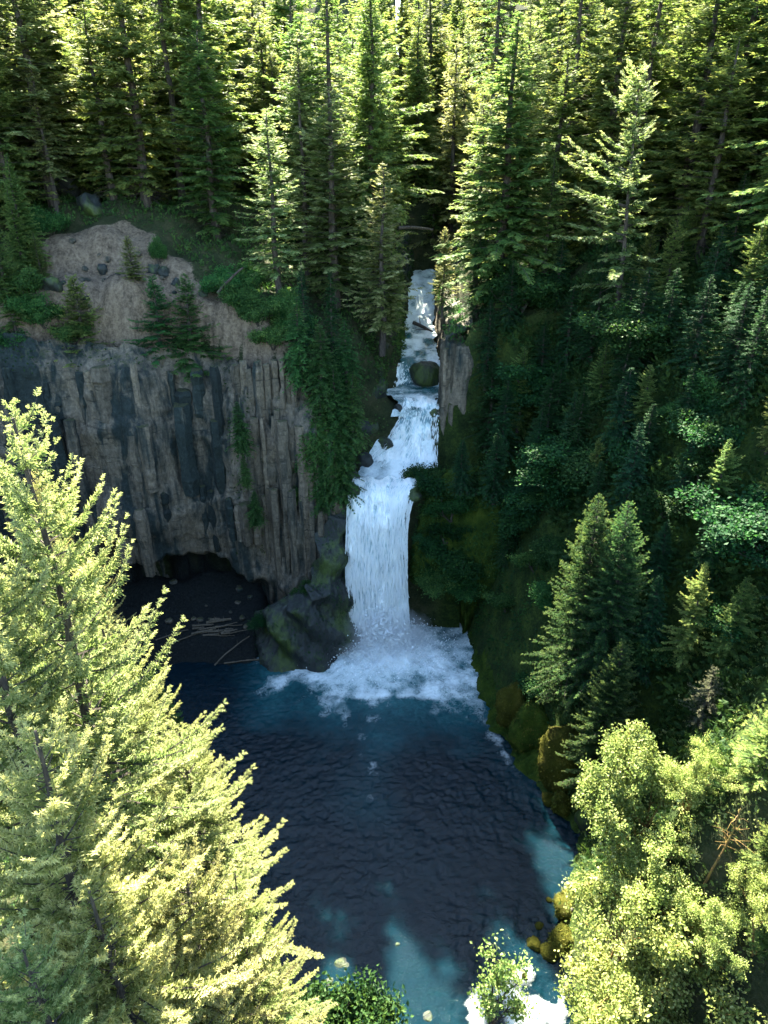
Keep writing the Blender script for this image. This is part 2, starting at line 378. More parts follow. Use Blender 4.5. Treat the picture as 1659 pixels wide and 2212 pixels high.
# ------------------------------------------------------------------ cliffs: walls swept along a plan path, the open side on the right hand of the path
def resample(path, n):
    path = np.asarray(path, float); L = np.concatenate([[0], np.cumsum(np.linalg.norm(np.diff(path, axis=0), axis=1))])
    s = np.linspace(0, L[-1], n)
    p = np.stack([np.interp(s, L, path[:, 0]), np.interp(s, L, path[:, 1])], -1)
    k = max(1, int(n * 1.4 / L[-1]))
    ker = np.hanning(2 * k + 3); ker /= ker.sum()
    q = np.stack([np.convolve(np.pad(p[:, c], k + 1, 'edge'), ker, 'valid') for c in (0, 1)], -1)
    q[0] = p[0]; q[-1] = p[-1]
    d = np.gradient(q, axis=0); d /= np.linalg.norm(d, axis=1, keepdims=True)
    return q, np.stack([d[:, 1], -d[:, 0]], -1), s
def wall(name, path, zb, zt, nu, nv, off, mat, seed=0, rough=1.0, back=3.0, parent=None):
    p, n, s = resample(path, nu)
    zb = np.interp(s / s[-1], np.linspace(0, 1, len(zb)), zb); rim = fbm(np.stack([s * 0.16, s * 0 + seed, s * 0], -1), 4, 0.6) * 2.6; zt = np.interp(s / s[-1], np.linspace(0, 1, len(zt)), zt) + rim
    v = np.linspace(0, 1, nv)
    Z = zb[:, None] + (zt - zb)[:, None] * v[None]
    X = np.repeat(p[:, 0:1], nv, 1); Y = np.repeat(p[:, 1:2], nv, 1)
    q = P3(X.ravel(), Y.ravel(), Z.ravel()) + seed * 31.7
    flute = fbm(q * np.array([0.8, 0.8, 0.07]), 4, 0.6); lump = fbm(q * np.array([0.16, 0.16, 0.13]), 3); fine = fbm(q * np.array([1.6, 1.6, 0.7]), 3, 0.6)
    disp = rough * (0.75 * flute + 1.7 * lump + 0.30 * fine)
    O = off(X, Y, Z, v[None].repeat(nu, 0)) + disp.reshape(nu, nv)
    O = O - back * sstep(0.93, 1.0, v)[None]
    X = X + n[:, 0:1] * O; Y = Y + n[:, 1:2] * O
    V = np.stack([X, Y, Z + 0.5 * fine.reshape(nu, nv)], -1).reshape(-1, 3)
    F = grid_faces(nu, nv)
    o = link(name, mesh_data(name, V, F, mat, True), parent)
    return o, V, F
def column(name, x, y, z0, z1, r, parent, mat, seed):
    g = np.random.default_rng(seed)
    k = int(g.integers(5, 8)); m = 9
    th = np.sort((np.arange(k) + g.uniform(-0.28, 0.28, k)) * 2 * np.pi / k) + g.uniform(0, 6)
    rr = r * g.uniform(0.8, 1.18, k)
    z = np.linspace(0, 1, m) + np.r_[0, g.uniform(-0.07, 0.07, m - 2), 0]
    V = []
    for i in range(m):
        sc = g.uniform(0.80, 1.12) * (0.86 if i in (0, m - 1) else 1.0)
        ox, oy = g.uniform(-0.12, 0.12, 2)
        V.append(np.stack([rr * sc * np.cos(th) + ox, rr * sc * np.sin(th) + oy, np.full(k, z[i] * (z1 - z0)) + g.uniform(-0.18, 0.18, k)], -1))
    V = np.concatenate(V)
    i = np.arange(m - 1)[:, None] * k; j = np.arange(k)[None]; j2 = (j + 1) % k
    F = np.stack([i + j, i + j2, i + k + j2, i + k + j], -1).reshape(-1, 4)
    V = np.vstack([V, [[0, 0, -g.uniform(0, .4)], [0, 0, (z1 - z0) + 0.15]]]); c0 = m * k
    T = np.concatenate([np.stack([(np.arange(k) + 1) % k, np.arange(k), np.full(k, c0)], -1),
                        np.stack([np.arange(k) + (m - 1) * k, (np.arange(k) + 1) % k + (m - 1) * k, np.full(k, c0 + 1)], -1)])
    o = link(name, mesh_data(name, V, [F, T], mat), parent, (x, y, z0)); return o

# left cliff with its cave
LC = [(-92, 80), (-74, 92), (-60, 100), (-46, 104), (-33, 106), (-20, 104.5), (-11, 102.6), (-7.0, 102.2), (-5.6, 104.5), (-5.2, 109)]
def left_off(X, Y, Z, v):
    cave = np.exp(-((X + 34) / 13.0) ** 4) * (1 - sstep(10.5, 14.5, Z + 2.6 * fbm(P3(X.ravel() * 0.22, Y.ravel() * 0 + 5), 3).reshape(X.shape) * 2 + 0.16 * (X + 34)))
    low = (1 - sstep(2, 14, Z)) * sstep(-19, -15, X)
    ledge = 1.4 * (1 - sstep(22, 24.5, Z + 1.5 * np.sin(X * 0.31))) - 1.4 * sstep(35, 37, Z + 1.8 * np.sin(X * 0.22 + 1))
    return -8.5 * cave + 1.5 * low + ledge * 0.8 + 1.6 * np.exp(-((X + 41) / 4.5) ** 4) - 1.5 * np.exp(-((X + 30) / 4.5) ** 4) - 1.2 * sstep(0.8, 1, v)
lcliff, lcV, lcF = wall('cliff_left', LC, [-2] * 10, [58, 54, 51, 50, 50.5, 49, 46.5, 44, 40, 36], 330, 150, left_off, M['rock'], 1)
tag(lcliff, 'tall fluted basalt cliff with dark and tan streaks left of the waterfall', 'cliff', kind='structure')
cp, cn, cs = resample(LC, 4000)
def wall_pt(V, nv, nu, frac, z):
    """point of a swept wall at a share of its length and a height"""
    i = int(np.clip(frac * (nu - 1), 0, nu - 1)); c = V.reshape(nu, nv, 3)[i]
    j = int(np.argmin(np.abs(c[:, 2] - z))); return c[j]
g = np.random.default_rng(3)
seed = 100
tot = cs[-1]
for (za, zb_, lo, hi) in ((13, 25, 0.30, 0.905), (24, 37, 0.30, 0.90), (35.5, 45.5, 0.30, 0.86)):
    s_ = lo * tot
    while s_ < hi * tot:
        r = g.uniform(0.40, 0.95)
        fr = s_ / tot
        pt = wall_pt(lcV, 150, 330, fr, 0.5 * (za + zb_))
        nrm = cn[int(fr * 3999)]
        wv = 1.3 * math.sin(pt[0] * 0.5) + g.normal(0, 1.5)
        z0 = za + wv + (2.0 if (za < 14 and -48 < pt[0] < -20) else (-7.5 if za < 14 else 0)) ; z1 = zb_ + (2.4 * math.sin(pt[0] * 0.33 + 2) + g.normal(0, 1.8) - 0.6 if zb_ > 44 else 1.4 * math.sin(pt[0] * 0.4 + 2) + g.normal(0, 0.7))
        z1 = min(z1, 46.3)
        massive = -45 < pt[0] < -36.5
        if pt[0] < -24 and g.random() < 0.35: r *= 1.7
        prot = g.uniform(-0.55, 0.5) + 0.5 * math.sin(pt[0] * 1.1 + za) + (-0.5 if massive else 0)
        if g.random() > (0.55 if massive else 0.08 if pt[0] > -23 else 0.42):
            column('column', pt[0] + nrm[0] * prot, pt[1] + nrm[1] * prot, z0, z1, r * (1.5 if massive else 1), lcliff, M['rock_tan' if massive or (pt[0] > -23 and g.random() < 0.6) else 'rock_dark' if pt[0] < -24 else 'rock'], seed)
        seed += 1; s_ += r * (1.75 if not massive else 2.3)

# rock spur between the cave and the fall, dark and mossy at the water
def spur_off(X, Y, Z, v): return 3.2 * (1 - v) ** 1.3 + 0.8 * np.sin(Z * 0.9 + X)
spur, spV, spF = wall('rock_spur', [(-21, 101), (-19.5, 96.0), (-16, 92.8), (-11, 93.5), (-7.5, 96.8), (-6.0, 100.5), (-5.8, 105)], [-2] * 7, [5, 8, 10, 12, 15, 22, 27], 110, 60, spur_off, M['darkrock'], 5, 0.8, 4.0)
tag(spur, 'dark wet rock foot with moss between the cave and the waterfall', 'rock', kind='structure')
# left wall of the gorge
gl, glV, glF = wall('gorge_wall_left', [(-6.2, 101.6), (-5.4, 105), (-4.6, 109), (-3.4, 111.6), (0.6, 114.6), (2.2, 117.6), (0.8, 121.5), (3.2, 126), (4.2, 135), (5.2, 150), (6.2, 165), (9.2, 190)],
                  [16, 24, 24, 25, 26, 33, 34, 35, 38, 40, 43, 48], [34, 38, 41, 43, 45, 47, 49, 51, 53, 55, 57, 62], 200, 60,
                  lambda X, Y, Z, v: -2.6 * v + 0.5 * np.sin(Z), M['darkrock'], 7, 0.7, 3.0)
tag(gl, 'dark shaded rock wall on the left side of the narrow gorge', 'rock', kind='structure')
# right wall of the gorge: the pale fluted face that looks at the camera
GR = [(15.2, 190), (11.2, 168), (9.9, 150), (9.8, 130), (10.1, 122), (8.7, 117.4), (9.2, 114.8), (13.5, 114.6), (17.5, 115.4), (22, 114), (27, 111)]
gr_, grV, grF = wall('gorge_wall_right', GR, [48, 42, 39, 36, 33, 25, 23, 23, 24, 26, 28], [62, 57, 54.5, 52, 50.5, 49.5, 49, 48.5, 48, 46, 44], 230, 90,
                   lambda X, Y, Z, v: -2.0 * v * v, M['rock'], 9, 0.5, 3.0)
tag(gr_, 'grey fluted rock face to the right of the upper waterfall', 'cliff', kind='structure')
p_, n_, s2 = resample(GR, 2000)
s_ = 0.69 * s2[-1]
while s_ < 0.83 * s2[-1]:
    r = g.uniform(0.38, 0.7); fr = s_ / s2[-1]
    for za, zb_ in ((21, 36), (35, 46.5)):
        pt = wall_pt(grV, 90, 230, fr, 0.5 * (za + zb_)); nrm = n_[int(fr * 1999)]; pr = g.uniform(-0.35, 0.25)
        if g.random() > 0.12:
            column('column', pt[0] + nrm[0] * pr, pt[1] + nrm[1] * pr, za + g.normal(0, 0.8), zb_ + g.normal(0, 0.8), r, gr_, M['rock'], seed)
        seed += 1
    s_ += r * 1.75
# mossy overhang right of the lower fall
def over_off(X, Y, Z, v):
    return -9.0 * (1 - sstep(7.0, 9.0, Z + 1.1 * np.sin(X * 0.8))) * (1 - sstep(15, 20, X)) - 4.0 * sstep(18, 30, Z) + 0.8 * np.sin(X * 0.5)
ov, ovV, ovF = wall('mossy_overhang', [(7.8, 108), (5.6, 104.5), (4.9, 101.6), (8, 100.4), (14, 100.4), (20, 98.0), (26, 93), (32, 86), (38, 78)],
                    [-2] * 9, [30, 28, 27, 28, 30, 31, 32, 33, 33], 220, 90, over_off, M['moss'], 12, 0.8, 5.0)
tag(ov, 'dark mossy overhanging rock wall right of the tall waterfall', 'cliff', kind='structure')
# mossy bank along the right shore
def bank_off(X, Y, Z, v):
    return -9.5 * v ** 1.1 + 1.5 * np.abs(np.sin(Y * 0.42 + 0.06 * Z)) * (1 - v) + 0.6
bk, bkV, bkF = wall('mossy_bank', [(15.5, 108), (15.2, 100), (15.2, 90), (16.4, 80), (18.4, 73), (20.6, 67.5), (23, 62.5), (24, 59), (21.5, 54), (19.4, 49), (19.2, 42), (22, 34)],
                    [-2] * 12, [11, 12, 13, 13, 12, 11, 9, 7, 5, 4, 4, 4], 240, 60, bank_off, M['moss'], 15, 0.75, 2.0)
tag(bk, 'deep green moss covered bank along the right shore of the pool', 'bank', kind='structure')

# ------------------------------------------------------------------ water
px_ = np.arange(-50, 27.01, 0.21); py_ = np.concatenate([np.arange(14, 36, 0.8), np.arange(36, 108.6, 0.21)])
wx, wy = np.meshgrid(px_, py_, indexing='ij'); wsh = wx.shape; X, Y = wx.ravel(), wy.ravel()
n_big = fbm(P3(X * 0.16, Y * 0.16), 4); n_med = fbm(P3(X * 0.55, Y * 0.55, X * 0 + 4), 4)
ang = np.arctan2(Y - 97, X); rad = np.hypot(X / 1.22, (Y - 97.0) * np.where(Y > 97, 0.9, 1.0))
n_rad = fbm(P3(ang * 5.0, rad * 0.16, X * 0 + 3), 4)
foam = 1.16 - rad / 17.5 + 0.30 * n_big + 0.25 * n_med + 0.30 * n_rad * sstep(4, 12, rad)
foam = foam + (0.30 * np.exp(-((rad - 13.5 - 3.0 * n_big) / 1.5) ** 2) + 0.14 * np.exp(-((rad - 18.5 - 4.0 * n_big) / 1.6) ** 2) * sstep(-14, -4, X)) * sstep(-0.35, 0.35, fbm(P3(X * 0.3, Y * 0.3), 2) + 0.15)
def pdist(x, y, poly):
    d = np.full(len(x), 1e9)
    for a, b in zip(poly[:-1], poly[1:]):
        a = np.array(a); e = np.array(b) - a; wv = np.stack([x, y], -1) - a; t = np.clip((wv @ e) / (e @ e), 0, 1)
        d = np.minimum(d, np.hypot(*(wv - t[:, None] * e).T))
    return d
lane = pdist(X, Y, [(9, 98), (12.8, 90), (14.6, 80), (17.8, 70.5), (19.5, 66)])
foam = np.maximum(foam, (0.30 - lane / 7 + 0.35 * n_med) * sstep(62, 72, Y))
mid = pdist(X, Y, [(-1, 88), (-2.5, 78), (-1.5, 71), (-2, 66)])
foam = np.maximum(foam, (0.25 - mid / 8 + 0.4 * n_med) * 0.95)
rap = np.hypot((X - 13.5) / 1.2, (Y - 40.0))
foam = np.maximum(foam, 0.80 - rap / 6.5 + 0.8 * n_med)
foam = np.maximum(foam, 0.45 - np.hypot((X - 7.5) / 1.8, Y - 38) / 2.2 + 0.8 * n_med)
foam = np.clip(foam, 0, 1.2)
aer = np.clip(1.45 - rad / 19.0 + 0.35 * n_big, 0, 1) * (1 - 0.8 * sstep(16, 26, -X))
aer = np.maximum(aer, 0.17 * np.clip(1.0 - lane / 5.5 + 0.3 * n_big, 0, 1) * sstep(55, 66, Y))
aer = np.maximum(aer, 0.22 * np.clip(1.0 - mid / 8 + 0.5 * n_big, 0, 1))
aer = np.maximum(aer, 0.06 + 0.04 * n_big)
chop = 1 - np.abs(fbm(P3(X * 1.15 + 2.0 * n_big, Y * 1.75 + n_big), 4, 0.62)) * 2
chop2 = 1 - np.abs(fbm(P3(X * 0.55 + n_big, Y * 0.4, X * 0 + 9), 4, 0.6)) * 2
calm = sstep(-30, -14, X) * 0.75 + 0.25
patch = 0.55 + 0.9 * sstep(-0.35, 0.4, fbm(P3(X * 0.09 + 7, Y * 0.09), 3))
Z = patch * (0.125 * calm * (chop - 0.5) + 0.13 * calm * (chop2 - 0.5))
boil = np.clip(1 - rad / 10.5, 0, 1)
Z = Z + boil ** 1.3 * (1.9 + 2.4 * fbm(P3(X * 0.7, Y * 0.7, X * 0 + 2), 5, 0.65)) + np.clip(foam, 0, 1) * 0.25 * n_med
Z = Z - 1.2 * sstep(42, 34, Y) * sstep(6, 14, X) + np.clip(1 - rap / 6, 0, 1) * 0.7 * n_med
keep = (sdist(X, Y) < 2.0).reshape(wsh)
F = grid_faces(*wsh); kf = keep.ravel()[F].all(1)
F = F[kf]; used = np.unique(F); rm = np.full(len(X), -1); rm[used] = np.arange(len(used))
pool = link('pool_water', mesh_data('pool_water', np.stack([X, Y, Z], -1)[used], rm[F], M['water'], True, {'foam': foam[used], 'aer': aer[used]}))
tag(pool, 'dark teal plunge pool with white foam below the fall', 'water', kind='structure')

# stream above: ribbons that follow the channel
def ribbon(name, ys_, xl, xr, zf, foamf, nu=46, lump=0.25, seed=0):
    ys_ = np.asarray(ys_); u = np.linspace(0, 1, nu)
    Y = np.repeat(ys_[:, None], nu, 1); X = xl(ys_)[:, None] * (1 - u) + xr(ys_)[:, None] * u
    x, y = X.ravel(), Y.ravel(); z = zf(x, y)
    x = x + 0.8 * (np.abs(np.tile(u, len(ys_)) - 0.5) * 2) ** 4 * fbm(P3(y * 0.7, x * 0, x * 0 + seed), 3)
    z = z + lump * fbm(P3(x * 0.8, y * 0.6, x * 0 + seed), 5, 0.62)
    return link(name, mesh_data(name, np.stack([x, y, z], -1), grid_faces(len(ys_), nu), M['water'], True, {'foam': np.clip(foamf(x, y), 0, 1.3), 'aer': np.full(len(x), 0.75)}))
LX = lambda y: np.interp(y, [100.6, 102, 105, 109, 111.6, 114.6, 117.6, 121.5, 126, 135, 150, 165, 190], [-5.2, -5.2, -4.9, -4.3, -3.2, 0.6, 2.2, 0.2, 2.6, 3.6, 4.4, 5.6, 8.4])
RX = lambda y: np.interp(y, [100.6, 102, 105, 111, 114.8, 117, 121, 128, 150, 168, 190], [4.0, 4.4, 5.8, 8.3, 9.0, 9.5, 10.4, 10.2, 10.3, 11.6, 15])
zl = lambda x, y: river_z(np.maximum(y, 103.8)) + 0.3
b1 = ribbon('basin_water', np.linspace(104.4, 113.4, 60), LX, RX, zl, lambda x, y: 0.80 + 0.55 * fbm(P3(x * 0.5, y * 0.35), 4), 60, 0.45, 1)
tag(b1, 'foaming basin between the upper and lower waterfalls', 'water', kind='structure')
b2 = ribbon('middle_pool_water', np.linspace(114.9, 127.2, 60), LX, RX, zl, lambda x, y: 0.48 + 0.6 * fbm(P3(x * 0.35, y * 0.5, x * 0 + 3), 4) + 0.3 * np.exp(-((x - 9) ** 2 + (y - 119) ** 2) / 6), 50, 0.3, 2)
tag(b2, 'swirling middle pool in front of the mossy stream boulder', 'water', kind='structure')
b3 = ribbon('stream_water', np.linspace(127.0, 181, 120), LX, RX, zl, lambda x, y: 0.50 + 0.7 * fbm(P3(x * 0.45, y * 0.3, x * 0 + 6), 4) + 0.3 * sstep(138, 150, y), 40, 0.45, 3)
tag(b3, 'white rushing stream coming down the narrow gorge', 'water', kind='structure')

def smooth_path(p, n=200):
    p = np.asarray(p, float); L = np.concatenate([[0], np.cumsum(np.linalg.norm(np.diff(p[:, :2], axis=0), axis=1))]); t = np.linspace(0, L[-1], n)
    q = np.stack([np.interp(t, L, p[:, c]) for c in range(4)], -1); k = n // 14; ker = np.hanning(2 * k + 3); ker /= ker.sum()
    return np.stack([np.convolve(np.pad(q[:, c], k + 1, mode='reflect', reflect_type='odd'), ker, 'valid') for c in range(4)], -1)
def fall(name, label, prof, nu, nv, slivers, seed, bulge=0.5, gaps=0.0):
    """falling water: a streaked sheet plus loose strands; prof = rows of (y, z, left x, right x) from above the lip down to the foot"""
    g = np.random.default_rng(seed); pf = smooth_path(prof); tv = np.linspace(0, 1, len(pf))
    root = bpy.data.objects.new(name, None); COL.objects.link(root); root.location = ((pf[-1, 2] + pf[-1, 3]) / 2, pf[-1, 0], pf[-1, 1])
    ox, oy, oz = root.location
    def pt(u, v, out):
        v = np.clip(v, 0, 1); y, z, xl, xr = (np.interp(v, tv, pf[:, c]) for c in range(4))
        drop = sstep(0.06, 0.3, v)
        x = xl * (1 - u) + xr * u
        return x, y - bulge * 4 * u * (1 - u) * drop - out * drop + 0.6 * (1 - drop) * np.sin(x * 1.3), z + 0.12 * (1 - drop) + 0.2 * (1 - drop) * np.sin(x * 2.1)
    u = np.linspace(0, 1, nu)[:, None].repeat(nv, 1); v = np.linspace(0, 1, nv)[None].repeat(nu, 0)
    x, y, z = pt(u, v, 0)
    q = P3(x.ravel(), y.ravel() * 0, z.ravel())
    q[:, 1] = -y.ravel() * 0.6; st = fbm(q * np.array([1.5, 0.3, 0.16]) + seed, 5, 0.65); cl = fbm(q * np.array([2.1, 1, 0.55]) + seed * 5, 4, 0.6); lp = fbm(q * np.array([0.55, 1, 0.22]) + seed * 2, 3); fi = fbm(q * np.array([3.5, 1, 0.8]) + seed * 3, 3, 0.7)
    y = y - (0.45 * st + 0.7 * lp + 0.25 * fi + 0.35 * cl).reshape(nu, nv)
    x = x + 0.18 * fi.reshape(nu, nv) + 0.55 * (np.abs(u - 0.5) * 2) ** 3 * fbm(P3(z.ravel() * 0.45, u.ravel() * 2, z.ravel() * 0 + seed), 4, 0.6).reshape(nu, nv)
    edge = np.minimum(u, 1 - u)
    tint = 0.52 + 0.45 * st + 0.35 * lp + 0.75 * cl + 0.15 * v.ravel() + 0.2 * (1 - sstep(0, 0.15, v.ravel())) - gaps * np.exp(-((v.ravel() - 0.3) / 0.16) ** 2) * sstep(0.0, 0.3, lp + 0.1) - 0.25 * (1 - sstep(0, 0.06, edge.ravel()))
    V = np.stack([x - ox, y - oy, z - oz], -1).reshape(-1, 3)
    link('water_sheet', mesh_data('water_sheet', V, grid_faces(nu, nv), M['fall'], True, {'tint': tint}), root)
    # loose strands
    n = slivers; uu = g.beta(0.75, 0.75, n) * 1.13 - 0.065; vv = g.uniform(0, 0.97, n)
    L = g.uniform(0.02, 0.07, n) * (1 + vv); w = g.uniform(0.03, 0.10, n); out = np.abs(g.normal(0.25, 0.35, n))
    A = np.stack(pt(uu, vv, out), -1); B = np.stack(pt(uu, np.minimum(vv + L, 1.0), out * 1.1), -1)
    fi2 = fbm(P3(A[:, 0] * 0.55, A[:, 0] * 0, A[:, 2] * 0.22) + seed * 2, 3)
    A[:, 1] -= 0.55 * fi2; B[:, 1] -= 0.55 * fi2
    m = (A + B) / 2
    sd = np.stack([w, g.uniform(-0.5, 0.5, n) * w, 0 * w], -1)
    V = np.stack([A, m + sd, B, m - sd], 1).reshape(-1, 3) - np.array([ox, oy, oz])
    o = link('water_strands', mesh_data('water_strands', V, np.arange(4 * n).reshape(-1, 4), M['spray']), root); o['kind'] = 'stuff'
    tag(root, label, 'waterfall')
    return root
fall('waterfall', 'tall lower waterfall dropping in one white sheet into the pool', [(106, 27.15, -4.2, 5.6), (104, 26.95, -4.7, 5.0), (102.6, 26.4, -5.0, 4.3), (101.5, 25.0, -5.3, 3.8), (100.7, 22.5, -5.4, 3.3), (99.9, 18, -5.6, 3.2), (99.0, 12, -5.7, 3.25), (98.1, 5.5, -5.2, 3.6), (97.4, 0.2, -4.9, 4.2)], 130, 220, 4200, 3, 0.7)
fall('waterfall', 'shorter upper waterfall fanning out above the foaming basin', [(119, 36.5, 3.8, 9.2), (117, 36.3, 3.7, 9.0), (115.9, 35.4, 3.4, 8.9), (114.9, 33.2, 2.4, 8.8), (113.6, 30.4, 0.6, 8.6), (112.4, 28.4, -1.8, 8.4), (110.6, 27.1, -3.4, 8.2)], 90, 100, 1300, 5, 0.4, 0.9)
fall('waterfall', 'narrow chute of water left of the mossy stream boulder', [(130, 39.7, 2.6, 5.2), (128.6, 39.3, 2.5, 5.2), (127.4, 37.6, 2.2, 5.1), (126.0, 36.4, 1.8, 5.0)], 40, 40, 250, 7, 0.2)
fall('waterfall', 'thin chute of water right of the mossy stream boulder', [(129.8, 39.8, 9.2, 10.4), (128.2, 39.3, 9.3, 10.5), (127, 37.6, 9.5, 10.8), (125.6, 36.4, 9.6, 11.0)], 24, 40, 150, 9, 0.15)
# splash where the tall fall lands: droplets and torn water thrown out
g = np.random.default_rng(21); n = 8500
th = g.uniform(0, 2 * np.pi, n); r = np.abs(g.normal(0, 4.6, n)); x = -0.3 + r * 1.25 * np.cos(th); y = 96.4 + r * 0.8 * np.sin(th)
z = np.abs(g.normal(0, 1, n)) * np.clip(3.3 - r * 0.27, 0.3, 3.5) + 0.3
s_ = g.uniform(0.05, 0.22, n) * np.clip(1.3 - r * 0.07, 0.4, 1.3)
d = g.normal(0, 1, (n, 3)); d /= np.linalg.norm(d, axis=1, keepdims=True); e = np.cross(d, g.normal(0, 1, (n, 3))); e /= np.linalg.norm(e, axis=1, keepdims=True)
C = np.stack([x, y, z], -1); d = d * (s_ * 1.6)[:, None]; e = e * (s_ * 0.8)[:, None]
V = np.stack([C - d, C + e, C + d, C - e], 1).reshape(-1, 3)
sp = link('splash', mesh_data('splash', V, np.arange(4 * n).reshape(-1, 4), M['spray']))
tag(sp, 'white splash thrown up where the tall waterfall hits the pool', 'splash', kind='stuff')
def mist_vol():
    t = NT('mist')
    o = t.n('ShaderNodeTexCoord').outputs['Object']
    ln = t.n('ShaderNodeVectorMath', operation='LENGTH'); t.l(o, ln.inputs[0])
    nz = t.noise(t.pos(), 0.35, 3, 0.6)
    f = t.math('SUBTRACT', t.math('MULTIPLY_ADD', nz, 0.7, 0.65), ln.outputs['Value'])
    f = t.math('MULTIPLY', t.math('MAXIMUM', f, 0.0), 0.27)
    v = t.n('ShaderNodeVolumePrincipled'); v.inputs['Color'].default_value = (0.95, 0.97, 1, 1); t.l(f, v.inputs['Density'])
    t.l(v.outputs[0], t.out.inputs[1]); return t.m
import bmesh
bm = bmesh.new(); bmesh.ops.create_icosphere(bm, subdivisions=3, radius=1.0); me = bpy.data.meshes.new('mist'); bm.to_mesh(me); bm.free()
me.materials.append(mist_vol()); mist = link('mist', me, None, (-0.2, 96.2, 1.2)); mist.scale = (10.0, 7.0, 7.5)
tag(mist, 'soft white mist hanging over the foot of the tall waterfall', 'mist', kind='stuff')

# ------------------------------------------------------------------ vegetation
def unit(a): return a / (np.linalg.norm(a, axis=-1, keepdims=True) + 1e-9)
def spray_template(kind, seed):
    """a small cluster of leaf faces along +X, unit length, lying near the XY plane"""
    g = np.random.default_rng(seed); T = []; tn = []
    if kind == 'flat':                       # flat fan of needles: hemlock, cedar, mid-distance fir
        for x, a, l in ((0.0, 38, .52), (0.05, -40, .50), (0.25, 34, .50), (0.30, -36, .48), (0.5, 28, .44), (0.55, -26, .42), (0.55, 0, .48)):
            a = R(a + g.uniform(-8, 8)); c = np.array([x, 0, 0]); d = np.array([math.cos(a), math.sin(a), g.uniform(-0.35, 0.2)]) * l
            w = np.array([-math.sin(a), math.cos(a), g.uniform(-.6, .6)]) * 0.13
            T.append([c - w * 0.6, c + d, c + w]); tn.append([0, 0.25 + x * 0.3, 0])
    elif kind == 'brush':                    # bottle-brush twig of a fir
        for k in range(11):
            x = k / 11.0 * 0.8; th = k * 2.4 + g.uniform(-.4, .4); l = 0.42 * (1 - 0.25 * x) * g.uniform(0.8, 1.2)
            rd = np.array([0.75, math.cos(th), math.sin(th)]); rd /= np.linalg.norm(rd)
            w = unit(np.cross(rd, [0.3, math.sin(th), -math.cos(th)])) * 0.085
            c = np.array([x, 0, 0]); T.append([c - w, c + rd * l, c + w]); tn.append([-0.05, 0.2 + x * 0.35, -0.05])
    elif kind == 'leaf':                     # one broad leaf (two triangles), slightly folded
        T = [[np.array([0, 0, 0.]), np.array([.5, .36, .1]), np.array([1., 0, -.05])], [np.array([0, 0, 0.]), np.array([1., 0, -.05]), np.array([.5, -.36, .1])]]
        tn = [[0, 0, 0], [0, 0, 0]]
    return np.array(T).reshape(-1, 3), np.array(tn).reshape(-1)
TPL = {k: [spray_template(k, s) for s in range(5)] for k in ('flat', 'brush', 'leaf')}
def stamp(pos, axis, up, size, tint, kind, g):
    """copies of a template, vectorised -> (V, F, tint)"""
    pos, axis, up = np.asarray(pos, float), unit(np.asarray(axis, float)), np.asarray(up, float)
    side = unit(np.cross(up, axis)); up = np.cross(axis, side)
    Vs, As = [], []
    pick = g.integers(0, 5, len(pos))
    for k in range(5):
        m = pick == k
        if not m.any(): continue
        t, tn = TPL[kind][k]
        s = np.broadcast_to(size, (len(pos),))[m][:, None, None]
        v = pos[m][:, None] + s * (t[None, :, 0:1] * axis[m][:, None] + t[None, :, 1:2] * side[m][:, None] + t[None, :, 2:3] * up[m][:, None])
        Vs.append(v.reshape(-1, 3)); As.append((tint[m][:, None] + tn[None]).ravel())
    V = np.concatenate(Vs); return V, np.arange(len(V)).reshape(-1, 3), np.clip(np.concatenate(As), 0, 1)

